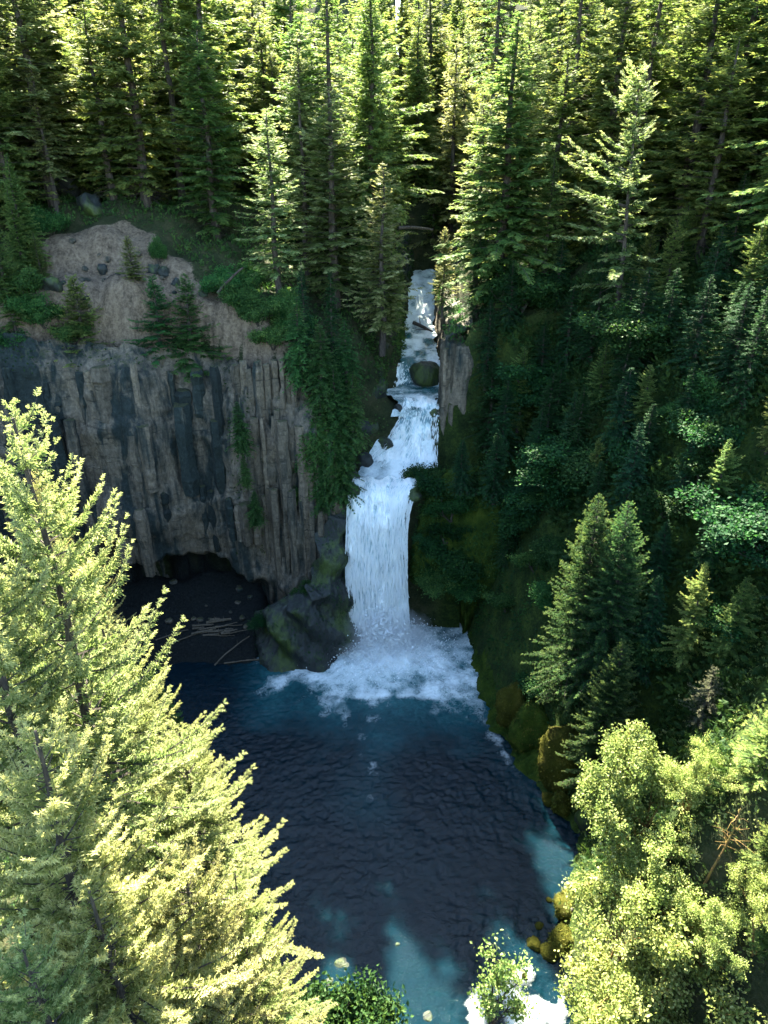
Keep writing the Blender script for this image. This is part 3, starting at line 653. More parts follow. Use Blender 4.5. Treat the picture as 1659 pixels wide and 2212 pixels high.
def conifer(name, seed, H, Rad, hb=0.12, lv=0.62, per=6, slope=0.25, droop=0.5, up=0.2, tw=1.0, dens=1.9, kind='flat', mat='fir', power=0.85,
            asym=None, keep=1.0, dead=14, tr=None, lean=0.0, sizevar=0.25, tb=0.12, s0=0.12, hang=0.0):
    """fir or hemlock: tapering trunk with limbs, crown of sprays along drooping branches; height H, crown radius Rad"""
    g = np.random.default_rng(seed)
    wood = Acc(); tr = tr or H * 0.0115 + 0.06
    zz = np.linspace(-1.0, H * 0.985, 14)
    wob = np.stack([lean * (zz / H) ** 2 * H + 0.12 * np.sin(zz * 0.35 + seed), 0.12 * np.cos(zz * 0.3 + seed)], -1)
    tube(wood, np.column_stack([wob, zz]), tr * (1 - 0.95 * np.clip(zz / H, 0, 1)) ** 0.9 + 0.015, 7)
    ctr = lambda h: np.array([np.interp(h, zz, wob[:, 0]), np.interp(h, zz, wob[:, 1])])
    pos, ax, upv, sz, tn = [], [], [], [], []
    h = H * hb
    while h < H * 0.995:
        t = (h - H * hb) / (H * (1 - hb))
        npb = per if t < 0.9 else max(3, per - 2)
        a0 = g.uniform(0, 6.28)
        for b in range(npb):
            if g.random() > keep: continue
            az = a0 + b * 2 * np.pi / npb + g.normal(0, 0.25)
            prof = (1 - t) ** power * min(1.0, 0.55 + t * 3.2) + 0.02
            L = Rad * prof * g.uniform(1 - sizevar * 1.6, 1 + sizevar)
            if asym is not None: L *= 1 + asym[1] * math.cos(az - asym[0])
            if L < 0.15: L = 0.15
            dv = np.array([math.cos(az), math.sin(az)]); sv = np.array([-dv[1], dv[0]])
            ns = max(3, int(L * dens)); s = (np.arange(ns) + g.uniform(0, 1, ns)) / ns
            s = s0 + (1 - s0) * s ** 0.85
            upk = up * (0.4 + 1.6 * t)
            hh = h + g.uniform(-0.3, 0.3)
            zc = lambda s: hh + L * (slope * (0.3 + t) * s - droop * s ** 2 * (1 - 0.7 * t) + upk * s ** 3)
            bend = g.normal(0, 0.10)
            c = ctr(min(hh, H * 0.98))
            xy = c + (L * s)[:, None] * dv + (L * bend * s ** 2)[:, None] * sv
            p = np.column_stack([xy, zc(s)])
            sb = np.linspace(0, 0.96, 5); pb = np.column_stack([c + (L * sb)[:, None] * dv + (L * bend * sb ** 2)[:, None] * sv, zc(sb)])
            if L > 0.8: tube(wood, pb, (0.018 + 0.014 * L) * (1 - 0.85 * sb) * 0.8, 3)
            ds = (zc(s + 0.02) - zc(s)) / (0.02 * L)
            tang = np.column_stack([np.repeat(dv[None], ns, 0), ds])
            ll = tw * (0.42 + 0.75 * (1 - s)) * min(1.0, 0.35 + L / 4.0)
            for sd in (-1, 1, 0):
                m = np.ones(ns, bool) if sd else g.random(ns) < 0.55
                k = m.sum()
                a = tang[m] * g.uniform(0.55, 0.95, (k, 1)) + np.column_stack([np.repeat(sv[None] * sd, k, 0) * g.uniform(0.6, 1.0, (k, 1)), g.uniform(-0.35 - hang, 0.12 + 0.15 * hang, k)])
                if not sd: a = tang[m] + g.normal(0, 0.22, (k, 3))
                pos.append(p[m] + g.normal(0, 0.05 * tw, (k, 3)) - np.column_stack([np.zeros((k, 2)), hang * 0.35 * g.uniform(-0.4, 1, k)])); ax.append(a)
                upv.append(np.column_stack([g.normal(0, 0.35, (k, 2)), np.ones(k)]))
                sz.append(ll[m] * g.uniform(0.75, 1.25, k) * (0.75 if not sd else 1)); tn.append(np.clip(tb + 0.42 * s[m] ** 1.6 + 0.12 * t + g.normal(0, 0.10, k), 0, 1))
        h += lv * g.uniform(0.75, 1.25) * (1 - 0.45 * t)
    for k in range(dead):                                # bare dead limbs under the crown
        h = H * hb * g.uniform(0.35, 1.25); az = g.uniform(0, 6.28); L = Rad * g.uniform(0.2, 0.6)
        c = ctr(h); s = np.linspace(0, 1, 5)
        tube(wood, np.column_stack([c[0] + L * s * math.cos(az), c[1] + L * s * math.sin(az), h - L * 0.35 * s ** 2 + g.normal(0, .05, 5)]), 0.05 * (1 - 0.8 * s), 3)
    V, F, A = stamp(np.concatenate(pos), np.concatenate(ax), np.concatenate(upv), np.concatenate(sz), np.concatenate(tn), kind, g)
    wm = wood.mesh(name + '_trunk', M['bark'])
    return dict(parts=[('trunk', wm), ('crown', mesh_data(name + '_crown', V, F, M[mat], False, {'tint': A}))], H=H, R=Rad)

def broadleaf(name, seed, H, Rad, stems=3, leaf=0.24, per=34, mat='broad', lvl=3, bark='bark', spread=0.75, clump=0.75, hb=0.25):
    """alder, maple or shrub: several stems that fork, leaves in clumps round the twig ends"""
    g = np.random.default_rng(seed); wood = Acc(); tips = []
    def grow(p, d, L, r, lev):
        n = 5; pts = [p]; dd = d
        for k in range(n - 1):
            dd = unit(dd + g.normal(0, 0.16, 3) + np.array([0, 0, 0.05])); pts.append(pts[-1] + dd * L / (n - 1))
        tube(wood, np.array(pts), np.linspace(r, r * 0.55, n), 5 if lev == 0 else 4 if lev == 1 else 3)
        if lev >= lvl - 1: tips.extend(pts[2:] if lev > 1 else pts[3:])
        if lev < lvl:
            for k in range(int(g.integers(3, 5))):
                f = g.uniform(0.4, 1.0); q = pts[0] + (np.array(pts[-1]) - pts[0]) * f if f < 0.9 else pts[-1]
                q = pts[min(n - 1, int(f * (n - 1) + .5))]
                az = g.uniform(0, 6.28); o = np.array([math.cos(az), math.sin(az), g.uniform(-0.1, 0.5)])
                grow(q, unit(dd * 0.45 + o * spread), L * g.uniform(0.5, 0.72), r * 0.5, lev + 1)
    for k in range(stems):
        az = k * 6.28 / stems + g.uniform(-.5, .5); tl = g.uniform(0.15, 0.5) * (1 if stems > 1 else 0.2)
        grow(np.array([0.1 * math.cos(az), 0.1 * math.sin(az), -0.3]), unit(np.array([tl * math.cos(az), tl * math.sin(az), 1.0])), H * g.uniform(0.42, 0.55), 0.018 * H + 0.02, 0)
    T = np.array(tips)
    mx = np.hypot(T[:, 0], T[:, 1]); sc = Rad / np.percentile(mx, 95); scz = H / T[:, 2].max()
    k = np.repeat(np.arange(len(T)), per); N = len(k)
    S = np.array([sc, sc, scz])
    for i in range(len(wood.V)): wood.V[i] = wood.V[i] * S
    pos = T[k] * S + g.normal(0, 1, (N, 3)) * np.array([clump, clump, clump * 0.55]) * 0.55
    ax = g.normal(0, 1, (N, 3)) + np.array([0, 0, -0.25]); up = g.normal(0, 0.6, (N, 3)) + np.array([0, 0, 1])
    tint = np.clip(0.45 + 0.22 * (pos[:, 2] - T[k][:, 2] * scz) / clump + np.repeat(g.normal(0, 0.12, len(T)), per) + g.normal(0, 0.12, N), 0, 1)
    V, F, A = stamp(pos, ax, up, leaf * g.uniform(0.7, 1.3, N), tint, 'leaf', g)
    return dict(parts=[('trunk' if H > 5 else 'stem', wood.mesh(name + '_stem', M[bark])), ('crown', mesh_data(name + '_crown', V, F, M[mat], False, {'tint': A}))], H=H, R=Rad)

PR = {}
g_az = [0.4, 2.2, 3.9, 5.1, 1.3, 4.6]
for k in range(3):       # near trees, fine twigs
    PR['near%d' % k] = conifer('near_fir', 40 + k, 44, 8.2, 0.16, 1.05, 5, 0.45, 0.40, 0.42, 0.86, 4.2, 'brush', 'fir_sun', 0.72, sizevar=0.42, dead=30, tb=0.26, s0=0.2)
for k in range(6):       # forest firs
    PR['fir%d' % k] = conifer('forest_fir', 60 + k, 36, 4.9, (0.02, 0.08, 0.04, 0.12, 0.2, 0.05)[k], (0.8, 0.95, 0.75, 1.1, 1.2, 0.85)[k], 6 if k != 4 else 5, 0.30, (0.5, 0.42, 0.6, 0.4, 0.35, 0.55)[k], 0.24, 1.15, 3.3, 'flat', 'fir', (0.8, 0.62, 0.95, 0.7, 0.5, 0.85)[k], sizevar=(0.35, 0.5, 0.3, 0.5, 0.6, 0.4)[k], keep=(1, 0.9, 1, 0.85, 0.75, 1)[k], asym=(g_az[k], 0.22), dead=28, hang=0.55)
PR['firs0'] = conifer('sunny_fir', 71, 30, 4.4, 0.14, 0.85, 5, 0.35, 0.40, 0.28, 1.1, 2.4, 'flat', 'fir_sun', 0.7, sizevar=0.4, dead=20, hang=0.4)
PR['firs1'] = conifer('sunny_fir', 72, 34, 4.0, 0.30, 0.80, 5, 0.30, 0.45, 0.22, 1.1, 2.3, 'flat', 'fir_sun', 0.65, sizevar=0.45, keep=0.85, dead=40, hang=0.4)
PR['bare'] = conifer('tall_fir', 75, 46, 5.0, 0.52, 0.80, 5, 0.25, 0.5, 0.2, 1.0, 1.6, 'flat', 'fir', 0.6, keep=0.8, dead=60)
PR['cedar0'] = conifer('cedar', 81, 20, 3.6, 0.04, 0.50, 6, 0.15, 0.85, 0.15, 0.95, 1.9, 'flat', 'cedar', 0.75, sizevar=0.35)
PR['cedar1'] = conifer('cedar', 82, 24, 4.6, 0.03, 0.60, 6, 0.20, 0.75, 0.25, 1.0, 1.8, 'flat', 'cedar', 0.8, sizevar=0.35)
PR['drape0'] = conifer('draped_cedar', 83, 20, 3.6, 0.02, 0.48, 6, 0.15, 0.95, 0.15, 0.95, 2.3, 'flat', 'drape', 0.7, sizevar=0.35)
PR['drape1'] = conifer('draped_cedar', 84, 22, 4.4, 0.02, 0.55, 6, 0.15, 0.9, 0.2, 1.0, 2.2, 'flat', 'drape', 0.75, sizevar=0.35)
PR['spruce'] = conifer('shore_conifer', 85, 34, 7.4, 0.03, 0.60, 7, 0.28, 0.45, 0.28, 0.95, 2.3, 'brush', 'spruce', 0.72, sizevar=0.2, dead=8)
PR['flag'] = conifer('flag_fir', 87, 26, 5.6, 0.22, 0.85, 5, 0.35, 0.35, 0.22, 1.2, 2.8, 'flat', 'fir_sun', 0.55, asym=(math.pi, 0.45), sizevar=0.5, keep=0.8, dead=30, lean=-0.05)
PR['grey'] = conifer('sparse_conifer', 88, 18, 5.6, 0.08, 0.8, 5, 0.25, 0.35, 0.15, 0.8, 1.5, 'brush', 'drygrey', 0.75, keep=0.8, dead=70, sizevar=0.35)
PR['sap0'] = conifer('sapling', 91, 9, 2.1, 0.04, 0.36, 6, 0.35, 0.35, 0.35, 0.75, 3.6, 'flat', 'fir', 0.8, dead=2)
PR['sap1'] = conifer('sapling', 92, 8, 2.4, 0.04, 0.36, 6, 0.35, 0.45, 0.3, 0.75, 3.6, 'flat', 'drape', 0.75, dead=2, sizevar=0.35)
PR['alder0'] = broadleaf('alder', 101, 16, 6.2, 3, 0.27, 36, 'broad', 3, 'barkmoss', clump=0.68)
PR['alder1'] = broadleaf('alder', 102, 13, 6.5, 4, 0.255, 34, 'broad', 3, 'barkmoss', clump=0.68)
PR['shrub0'] = broadleaf('shrub', 111, 4.0, 2.6, 5, 0.26, 26, 'shrub', 2, clump=0.8)
PR['shrub1'] = broadleaf('shrub', 112, 3.4, 3.0, 5, 0.30, 30, 'shrub', 2, clump=0.9)
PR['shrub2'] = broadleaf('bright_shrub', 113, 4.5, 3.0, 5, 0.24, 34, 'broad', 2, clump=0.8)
PR['shrub3'] = broadleaf('rim_shrub', 115, 4.2, 2.8, 5, 0.28, 32, 'drape', 2, clump=0.8)
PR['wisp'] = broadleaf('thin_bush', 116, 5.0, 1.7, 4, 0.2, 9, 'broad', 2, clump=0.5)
PR['maple'] = broadleaf('vine_maple', 114, 8.0, 4.6, 4, 0.34, 22, 'shrub', 3, clump=0.9)
def slope_hit(px, py, D0=58, D1=130):
    for Dq in np.arange(D0, D1, 0.8):
        x, y, z = at(px, py, Dq)
        if z < ground_z(x, y): return x, y, ground_z(x, y)
    return None
placed = []
def plant(proto, name, loc, label, cat='tree', group=None, H=None, rot=None, wide=1.0, tilt=(0, 0)):
    p = PR[proto]; k = (H / p['H']) if H else 1.0
    r = bpy.data.objects.new(name, None); COL.objects.link(r); r.location = loc
    r.rotation_euler = (tilt[0], tilt[1], rng.uniform(0, 6.28) if rot is None else rot); r.scale = (k * wide, k * wide, k)
    r.empty_display_size = 0.5
    for n, me in p['parts']: link(n, me, r)
    tag(r, label, cat, group); placed.append((loc[0], loc[1], (0.5 if cat == 'tree' else 0.2) * p['R'] * k * wide))
    return r
def by_top(proto, name, px, py, D, label, base=None, **kw):
    """a tree whose tip is seen at (px, py) at distance D, rooted on the ground below (or at height base)"""
    x, y, z = at(px, py, D)
    while base is None and D > 95 and sdist(np.array([x]), np.array([y]))[0] < 3.0: D += 0.5; x, y, z = at(px, py, D)
    b = ground_z(x, y) - 0.2 if base is None else base
    return plant(proto, name, (x, y, b), label, H=max(z - b, 1.5), **kw)

# near trees of the left foreground
NG = 'sunlit firs in the left foreground'
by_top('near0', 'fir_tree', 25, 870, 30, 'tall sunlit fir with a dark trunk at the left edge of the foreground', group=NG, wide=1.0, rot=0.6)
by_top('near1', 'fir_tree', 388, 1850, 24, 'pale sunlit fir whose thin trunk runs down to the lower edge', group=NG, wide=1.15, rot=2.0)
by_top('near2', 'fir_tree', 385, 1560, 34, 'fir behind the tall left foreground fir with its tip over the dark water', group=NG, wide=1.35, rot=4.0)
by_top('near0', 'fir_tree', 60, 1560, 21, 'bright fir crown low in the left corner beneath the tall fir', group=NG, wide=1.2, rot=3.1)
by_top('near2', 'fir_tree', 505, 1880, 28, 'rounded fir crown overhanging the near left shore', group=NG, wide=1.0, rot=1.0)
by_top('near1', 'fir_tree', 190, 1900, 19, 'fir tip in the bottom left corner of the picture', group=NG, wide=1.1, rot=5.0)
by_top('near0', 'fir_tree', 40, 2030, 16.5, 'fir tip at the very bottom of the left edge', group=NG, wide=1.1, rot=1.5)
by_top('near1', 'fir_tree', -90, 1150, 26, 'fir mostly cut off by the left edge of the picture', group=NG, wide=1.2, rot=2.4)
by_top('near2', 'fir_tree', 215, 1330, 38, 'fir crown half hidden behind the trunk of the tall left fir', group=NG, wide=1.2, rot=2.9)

for k, (x, y, H) in enumerate(((-30, 62, 17), (-36, 68, 20), (-25, 55, 14), (-42, 60, 22), (-21, 50, 12), (-33, 52, 19))):
    plant(['near1', 'near2', 'near0'][k % 3], 'fir_tree', (x, y, ground_z(x, y) - 0.3), 'shorter fir on the left bank behind the tall foreground firs', 'tree', 'firs on the left bank', H=H, wide=1.1)
# trees one can pick out on the left and in the middle
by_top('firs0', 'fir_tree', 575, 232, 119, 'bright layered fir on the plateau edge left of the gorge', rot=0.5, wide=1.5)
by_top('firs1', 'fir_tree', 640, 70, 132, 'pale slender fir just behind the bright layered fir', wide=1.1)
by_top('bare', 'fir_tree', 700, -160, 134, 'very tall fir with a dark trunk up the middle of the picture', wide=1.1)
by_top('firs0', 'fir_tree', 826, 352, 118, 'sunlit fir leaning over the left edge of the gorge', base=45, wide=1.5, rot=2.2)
by_top('fir2', 'fir_tree', 800, -120, 140, 'tall dark fir at the left side of the gorge opening', wide=1.1)
#by_top('fir0', 'fir_tree', 880, 470, 112.5, 'green fir hanging over the stream from the left gorge wall', wide=1.3, rot=1.2)
by_top('cedar0', 'conifer_tree', 712, 585, 108, 'narrow conifer with a bare tip at the head of the green cliff drape', wide=0.8)
by_top('cedar1', 'conifer_tree', 650, 560, 111, 'dark conifer left of the narrow bare tipped one', wide=0.9)
by_top('bare', 'fir_tree', 306, -330, 148, 'giant fir with a bare grey trunk above the scree slope', wide=1.1)
by_top('sap0', 'fir_sapling', 152, 600, 107.6, 'yellow green fir sapling standing alone on the cliff rim', wide=1.75)
by_top('sap0', 'fir_sapling', 275, 512, 115, 'light green sapling in the middle of the scree slope', wide=1.75)
by_top('sap1', 'fir_sapling', 400, 600, 109, 'right of the two low green saplings above the cliff rim', wide=1.3)
by_top('sap1', 'fir_sapling', 325, 600, 110, 'left of the two low green saplings above the cliff rim', wide=1.3)
by_top('fir0', 'fir_tree', 12, 395, 114, 'dense green fir at the left edge above the cliff', wide=1.3)
by_top('fir3', 'fir_tree', 70, 500, 114, 'bushy green fir beside the scree slope at its left end', wide=1.5)
by_top('firs1', 'fir_tree', 60, 120, 128, 'tall fir with yellow sunlit sprays in the upper left', wide=1.3)
by_top('fir2', 'fir_tree', 10, 330, 116, 'green fir rising over the left end of the scree', wide=1.5)
by_top('fir1', 'fir_tree', -20, 480, 106, 'broad green fir half cut off above the left cliff', wide=1.5)
by_top('fir2', 'fir_tree', 868, -60, 205, 'far fir closing the gap above the gorge', wide=1.5)
by_top('fir0', 'fir_tree', 905, -20, 225, 'second far fir right of the one closing the gap', wide=1.6)
by_top('fir5', 'fir_tree', 932, -60, 212, 'third far fir at the right of the gap above the gorge', wide=1.6)
by_top('fir1', 'fir_tree', 612, -90, 178, 'far tall fir seen between the trunks in the upper middle', wide=1.6)
by_top('fir5', 'fir_tree', 846, 520, 125, 'green fir squeezed against the left side of the upper stream', base=46, wide=1.3)
by_top('fir0', 'fir_tree', 866, 560, 140, 'small fir on the left bank of the upper stream', base=50, wide=1.4)
by_top('firs0', 'fir_tree', 962, 490, 127, 'light fir on the rim just above the grey fluted face', base=49, wide=1.3)
by_top('fir5', 'fir_tree', 952, 540, 145, 'small fir on the right bank of the upper stream', base=51, wide=1.4)
# right of the gorge
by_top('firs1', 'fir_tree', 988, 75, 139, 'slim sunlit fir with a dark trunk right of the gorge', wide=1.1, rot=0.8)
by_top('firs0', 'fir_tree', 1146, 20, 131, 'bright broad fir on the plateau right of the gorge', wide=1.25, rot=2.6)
by_top('bare', 'fir_tree', 1092, -230, 152, 'tall dark trunked fir behind the bright ones right of the gorge', wide=1.0)
by_top('firs1', 'fir_tree', 1050, 180, 127, 'pale fir low between the slim fir and the broad one', wide=1.15)
by_top('fir3', 'fir_tree', 940, 330, 136, 'light green fir directly at the right rim of the gorge', wide=1.2)
by_top('fir1', 'fir_tree', 1200, 330, 121, 'half shaded fir on the right rim above the fluted rock', wide=1.3)
by_top('flag', 'fir_tree', 1408, 140, 106, 'lone fir with long sunlit branches on its left side', wide=0.85, rot=0.0)
by_top('bare', 'fir_tree', 1285, -260, 140, 'tall fir with a dark trunk in the upper right', wide=1.0)
by_top('bare', 'fir_tree', 1475, -330, 128, 'tall dark fir trunk near the top right corner', wide=1.0)
# big conifers on the right shore
by_top('spruce', 'conifer_tree', 1295, 1072, 72, 'large dark conifer on the right shore, left of its twin', wide=0.95, rot=0.4)
by_top('spruce', 'conifer_tree', 1362, 1085, 69, 'large conifer on the right shore, the right one of the pair', wide=1.0, rot=2.4)
by_top('spruce', 'conifer_tree', 1345, 1385, 62, 'smaller sunlit conifer in front of the large pair on the right shore', wide=1.0, rot=4.4)
by_top('grey', 'conifer_tree', 1545, 1440, 58, 'sparse grey conifer with bare twigs at the right', wide=1.2)
for (px, py, H, lab) in ((1642, 1700, 11, 'pale conifer cut off by the right edge'), (1655, 1890, 9, 'pale conifer on the right edge above the corner alders'), (1650, 2060, 7, 'small pale conifer at the right edge near the bottom')):
    h = slope_hit(px, py, 28, 90)
    if h: plant('sap0', 'conifer_tree', (h[0], h[1], h[2] - 0.3), lab, H=H, wide=1.2)
# broadleaf trees of the right foreground
AG = 'sunlit alders in the right foreground'
by_top('alder0', 'alder_tree', 1395, 1580, 50, 'pale leafy alder in front of the mossy boulders', group=AG, wide=0.9)
by_top('alder1', 'alder_tree', 1520, 1620, 47, 'leafy alder with twisted grey twigs right of the pale one', group=AG, wide=0.7)
by_top('alder1', 'alder_tree', 1420, 1800, 43, 'bright alder crown overhanging the near right bank', group=AG, wide=0.9)
by_top('alder0', 'alder_tree', 1560, 1950, 37, 'dense bright alder in the bottom right corner', group=AG, wide=0.9)
by_top('alder1', 'alder_tree', 1430, 2000, 36, 'yellow green alder at the lower edge right of the rapids', group=AG, wide=0.85)
by_top('alder0', 'alder_tree', 1690, 1900, 36, 'alder partly cut off by the right edge near the bottom', group=AG, wide=0.8)
#by_top('alder1', 'alder_tree', 1290, 2060, 36, 'low yellow alder bush beside the rapids', group=AG, wide=0.6)
by_top('maple', 'maple_tree', 1612, 1255, 66, 'small pale leafed maple lit on the shaded right slope', wide=0.9)
by_top('wisp', 'shrub', 1075, 2070, 39, 'thin yellow green bush in front of the white rapids', base=-0.2, cat='shrub', wide=0.8)
by_top('shrub1', 'shrub', 752, 2165, 37, 'round green bush at the bottom edge by the water', base=1.0, cat='shrub', wide=0.8)

# green drape between the left cliff and the gorge, and small trees on the cliff face
DG = 'conifers draped down the cliff left of the gorge'
for (px, py, D, b, wd, pr) in ((640, 640, 105.5, 43, 1.1, 'drape0'), (690, 700, 104.4, 40, 1.1, 'drape1'), (745, 690, 106, 40, 1.0, 'drape0'), (720, 790, 103.4, 32, 1.15, 'drape1'),
                           (690, 860, 102.6, 29, 1.0, 'drape0'), (760, 800, 104.5, 33, 1.0, 'drape0'), (735, 920, 102.2, 25, 1.1, 'drape1'), (695, 960, 101.9, 23.5, 1.0, 'drape0')):
    by_top(pr, 'conifer_tree', px, py, D, 'drooping green conifer clinging to the cliff between the fluted rock and the gorge', base=b, group=DG, wide=wd * 1.35)
CG = 'small trees growing on the cliff face'
for (px, py, D, b, wd, lab) in ((512, 868, 102.6, 33, 1.3, 'uppermost dark little conifer on the face of the left cliff'), (525, 985, 102.2, 27.5, 1.3, 'dark little conifer in the middle of the left cliff face'),
                            (548, 1060, 101.6, 21, 1.4, 'lowest dark conifer hanging on the left cliff face')):
    by_top('drape0', 'conifer_tree', px, py, D, lab, base=b, group=CG, wide=wd * 1.2)
for (px, py, D, b, lab) in ((520, 640, 110, None, 'light green leafy shrub at the right end of the scree slope'), (560, 690, 108.5, None, 'green shrub on the cliff rim right of the scree'),
                       (610, 660, 110, None, 'leafy shrub on the rim at the head of the cliff drape'), 
                       (345, 540, 118, None, 'tiny round shrub high on the scree slope'), (110, 480, 119, None, 'dusty green bush at the top left of the scree slope'),
                       (165, 735, 0, None, 'shrub on the rim right below the lone sapling'), (20, 735, 0, None, 'leafy bush on the rim at the left edge'), (110, 745, 0, None, 'low bush on the rim under the lone sapling'), (60, 640, 0, None, 'green bush under the firs left of the scree'), (480, 610, 0, None, 'leafy shrub beside the curved trunk at the scree edge'), (545, 600, 0, None, 'bright green shrub between the scree and the forest'), (590, 720, 0, None, 'green shrub hanging over the rim above the fluted columns'), (70, 700, 0, None, 'scrubby bush on the rim left of the lone sapling'), (640, 700, 0, None, 'broad leafy shrub where the rim meets the cliff drape')):
    h = slope_hit(px, py + 30, 104, 140)
    if h: plant('shrub3', 'shrub', (h[0], h[1], h[2] - 0.2), lab, 'shrub', wide=0.45 if px == 345 else 1.0)
for (px, py, D, b, lab) in ((560, 1330, 95.5, 5.0, 'green bush on the rock foot beside the cave'), (660, 1255, 98, 9.5, 'dark green bush above the rock foot left of the fall'), (705, 1240, 99, 11, 'dark shrub close to the left side of the tall fall')):
    by_top('shrub0', 'shrub', px, py, D, lab, base=b, cat='shrub')

# the dark steep slope on the right
SG = 'shaded conifers on the steep right slope'
sl = np.random.default_rng(5)
nrow = 0
for py in np.arange(640, 1560, 62):
    for px in np.arange(985, 1740, 92):
        qx, qy = px + sl.uniform(-34, 34) + (nrow % 2) * 46, py + sl.uniform(-22, 22); h = slope_hit(qx, qy)
        if h is None or sdist(np.array([h[0]]), np.array([h[1]]))[0] < (8 if h[1] < 96 else 3.5) or (h[0] < 15.5 and h[1] > 107): continue
        if any((h[0] - a_) ** 2 + (h[1] - b_) ** 2 < 9 for a_, b_, c_ in placed): continue
        where = 'high on the right slope under the rim' if qy < 780 else 'low on the right slope near the shore conifers' if qy > 1200 else 'near the right edge halfway up the slope' if qx > 1480 else 'in the middle of the right slope'
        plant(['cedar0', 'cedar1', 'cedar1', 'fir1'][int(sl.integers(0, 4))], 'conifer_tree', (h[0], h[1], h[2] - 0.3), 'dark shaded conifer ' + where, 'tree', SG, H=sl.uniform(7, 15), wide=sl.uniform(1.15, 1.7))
    nrow += 1
HG = 'conifers hanging over the wall right of the falls'
for (x, y, z, H, pr, lab) in ((12, 101.5, 27, 9, 'cedar0', 'first dark conifer on the overhang right of the tall fall'), (17, 100.5, 26, 12, 'cedar1', 'broad dark conifer on top of the mossy overhang'), (22.5, 98, 26, 13, 'cedar1', 'dark drooping conifer right of the broad one on the overhang'), (19, 107, 30, 14, 'cedar1', 'tall shaded conifer behind the overhang trees'), (25, 103, 32, 14, 'cedar0', 'shaded conifer on the slope right of the overhang'),
        (14.5, 103.5, 24, 7, 'cedar0', 'small conifer at the foot of the grey fluted face'), (17.5, 112.5, 30, 15, 'cedar1', 'conifer covering the right end of the grey fluted face'), (22, 111, 34, 14, 'fir1', 'shaded fir right of the grey fluted face'), (19, 96.5, 17, 9, 'cedar0', 'low conifer hanging under the overhang edge'), (27, 93.5, 22, 12, 'cedar1', 'conifer above the mossy slope of the right shore'), (31, 88, 24, 12, 'cedar0', 'conifer higher on the mossy slope behind the shore conifers')):
    plant(pr, 'conifer_tree', (x, y, max(z, ground_z(x, y)) - 0.5), lab, 'tree', HG, H=H, wide=1.5)
WG = 'bushes hanging on the mossy wall right of the falls'
wr = np.random.default_rng(66)
for (V, n, zlo, zhi, f, lab) in ((ovV, 20, 17, 28, lambda v: v[:, 0] > 6, 'hanging green bush high on the mossy wall right of the fall'), (ovV, 12, 9.5, 17, lambda v: v[:, 0] > 6.5, 'hanging green bush on the lower edge of the mossy overhang'), (bkV, 12, 4, 13, lambda v: (v[:, 1] > 64) & (v[:, 1] < 104), 'low fern bush on the mossy bank by the right shore')):
    c = V[(V[:, 2] > zlo) & (V[:, 2] < zhi) & f(V)]
    for k in range(n):
        q = c[int(wr.integers(0, len(c)))]
        plant(['shrub0', 'shrub3', 'shrub1', 'sap1'][k % 4], 'shrub', (q[0], q[1], max(q[2], ground_z(q[0], q[1])) - 0.5), lab, 'shrub', WG, H=wr.uniform(2.2, 4.2), wide=wr.uniform(1.0, 1.5), tilt=(wr.uniform(0.1, 0.6), wr.uniform(-0.4, 0.1)))
MG = 'leafy bushes on the steep right slope'
for k in range(16):
    px, py = sl.uniform(1050, 1680), sl.uniform(640, 1500); D = None
    for Dq in np.arange(60, 128, 1.0):                     # where the view ray meets the slope
        x, y, z = at(px, py, Dq)
        if z < ground_z(x, y) + 1.0 and sdist(np.array([x]), np.array([y]))[0] > 10: D = Dq; break
    if D is None: continue
    x, y, z = at(px, py, D)
    plant(['maple', 'shrub0', 'shrub1'][k % 3], 'shrub', (x, y, ground_z(x, y) - 0.2), ['shaded vine maple', 'small dark bush', 'broad dark bush'][k % 3] + (' high' if py < 860 else ' low' if py > 1180 else ' halfway up') + ' on the right slope ' + ('near the falls' if px < 1250 else 'near the right edge' if px > 1480 else 'above the shore conifers'), 'shrub', MG, wide=sl.uniform(1.0, 1.5))

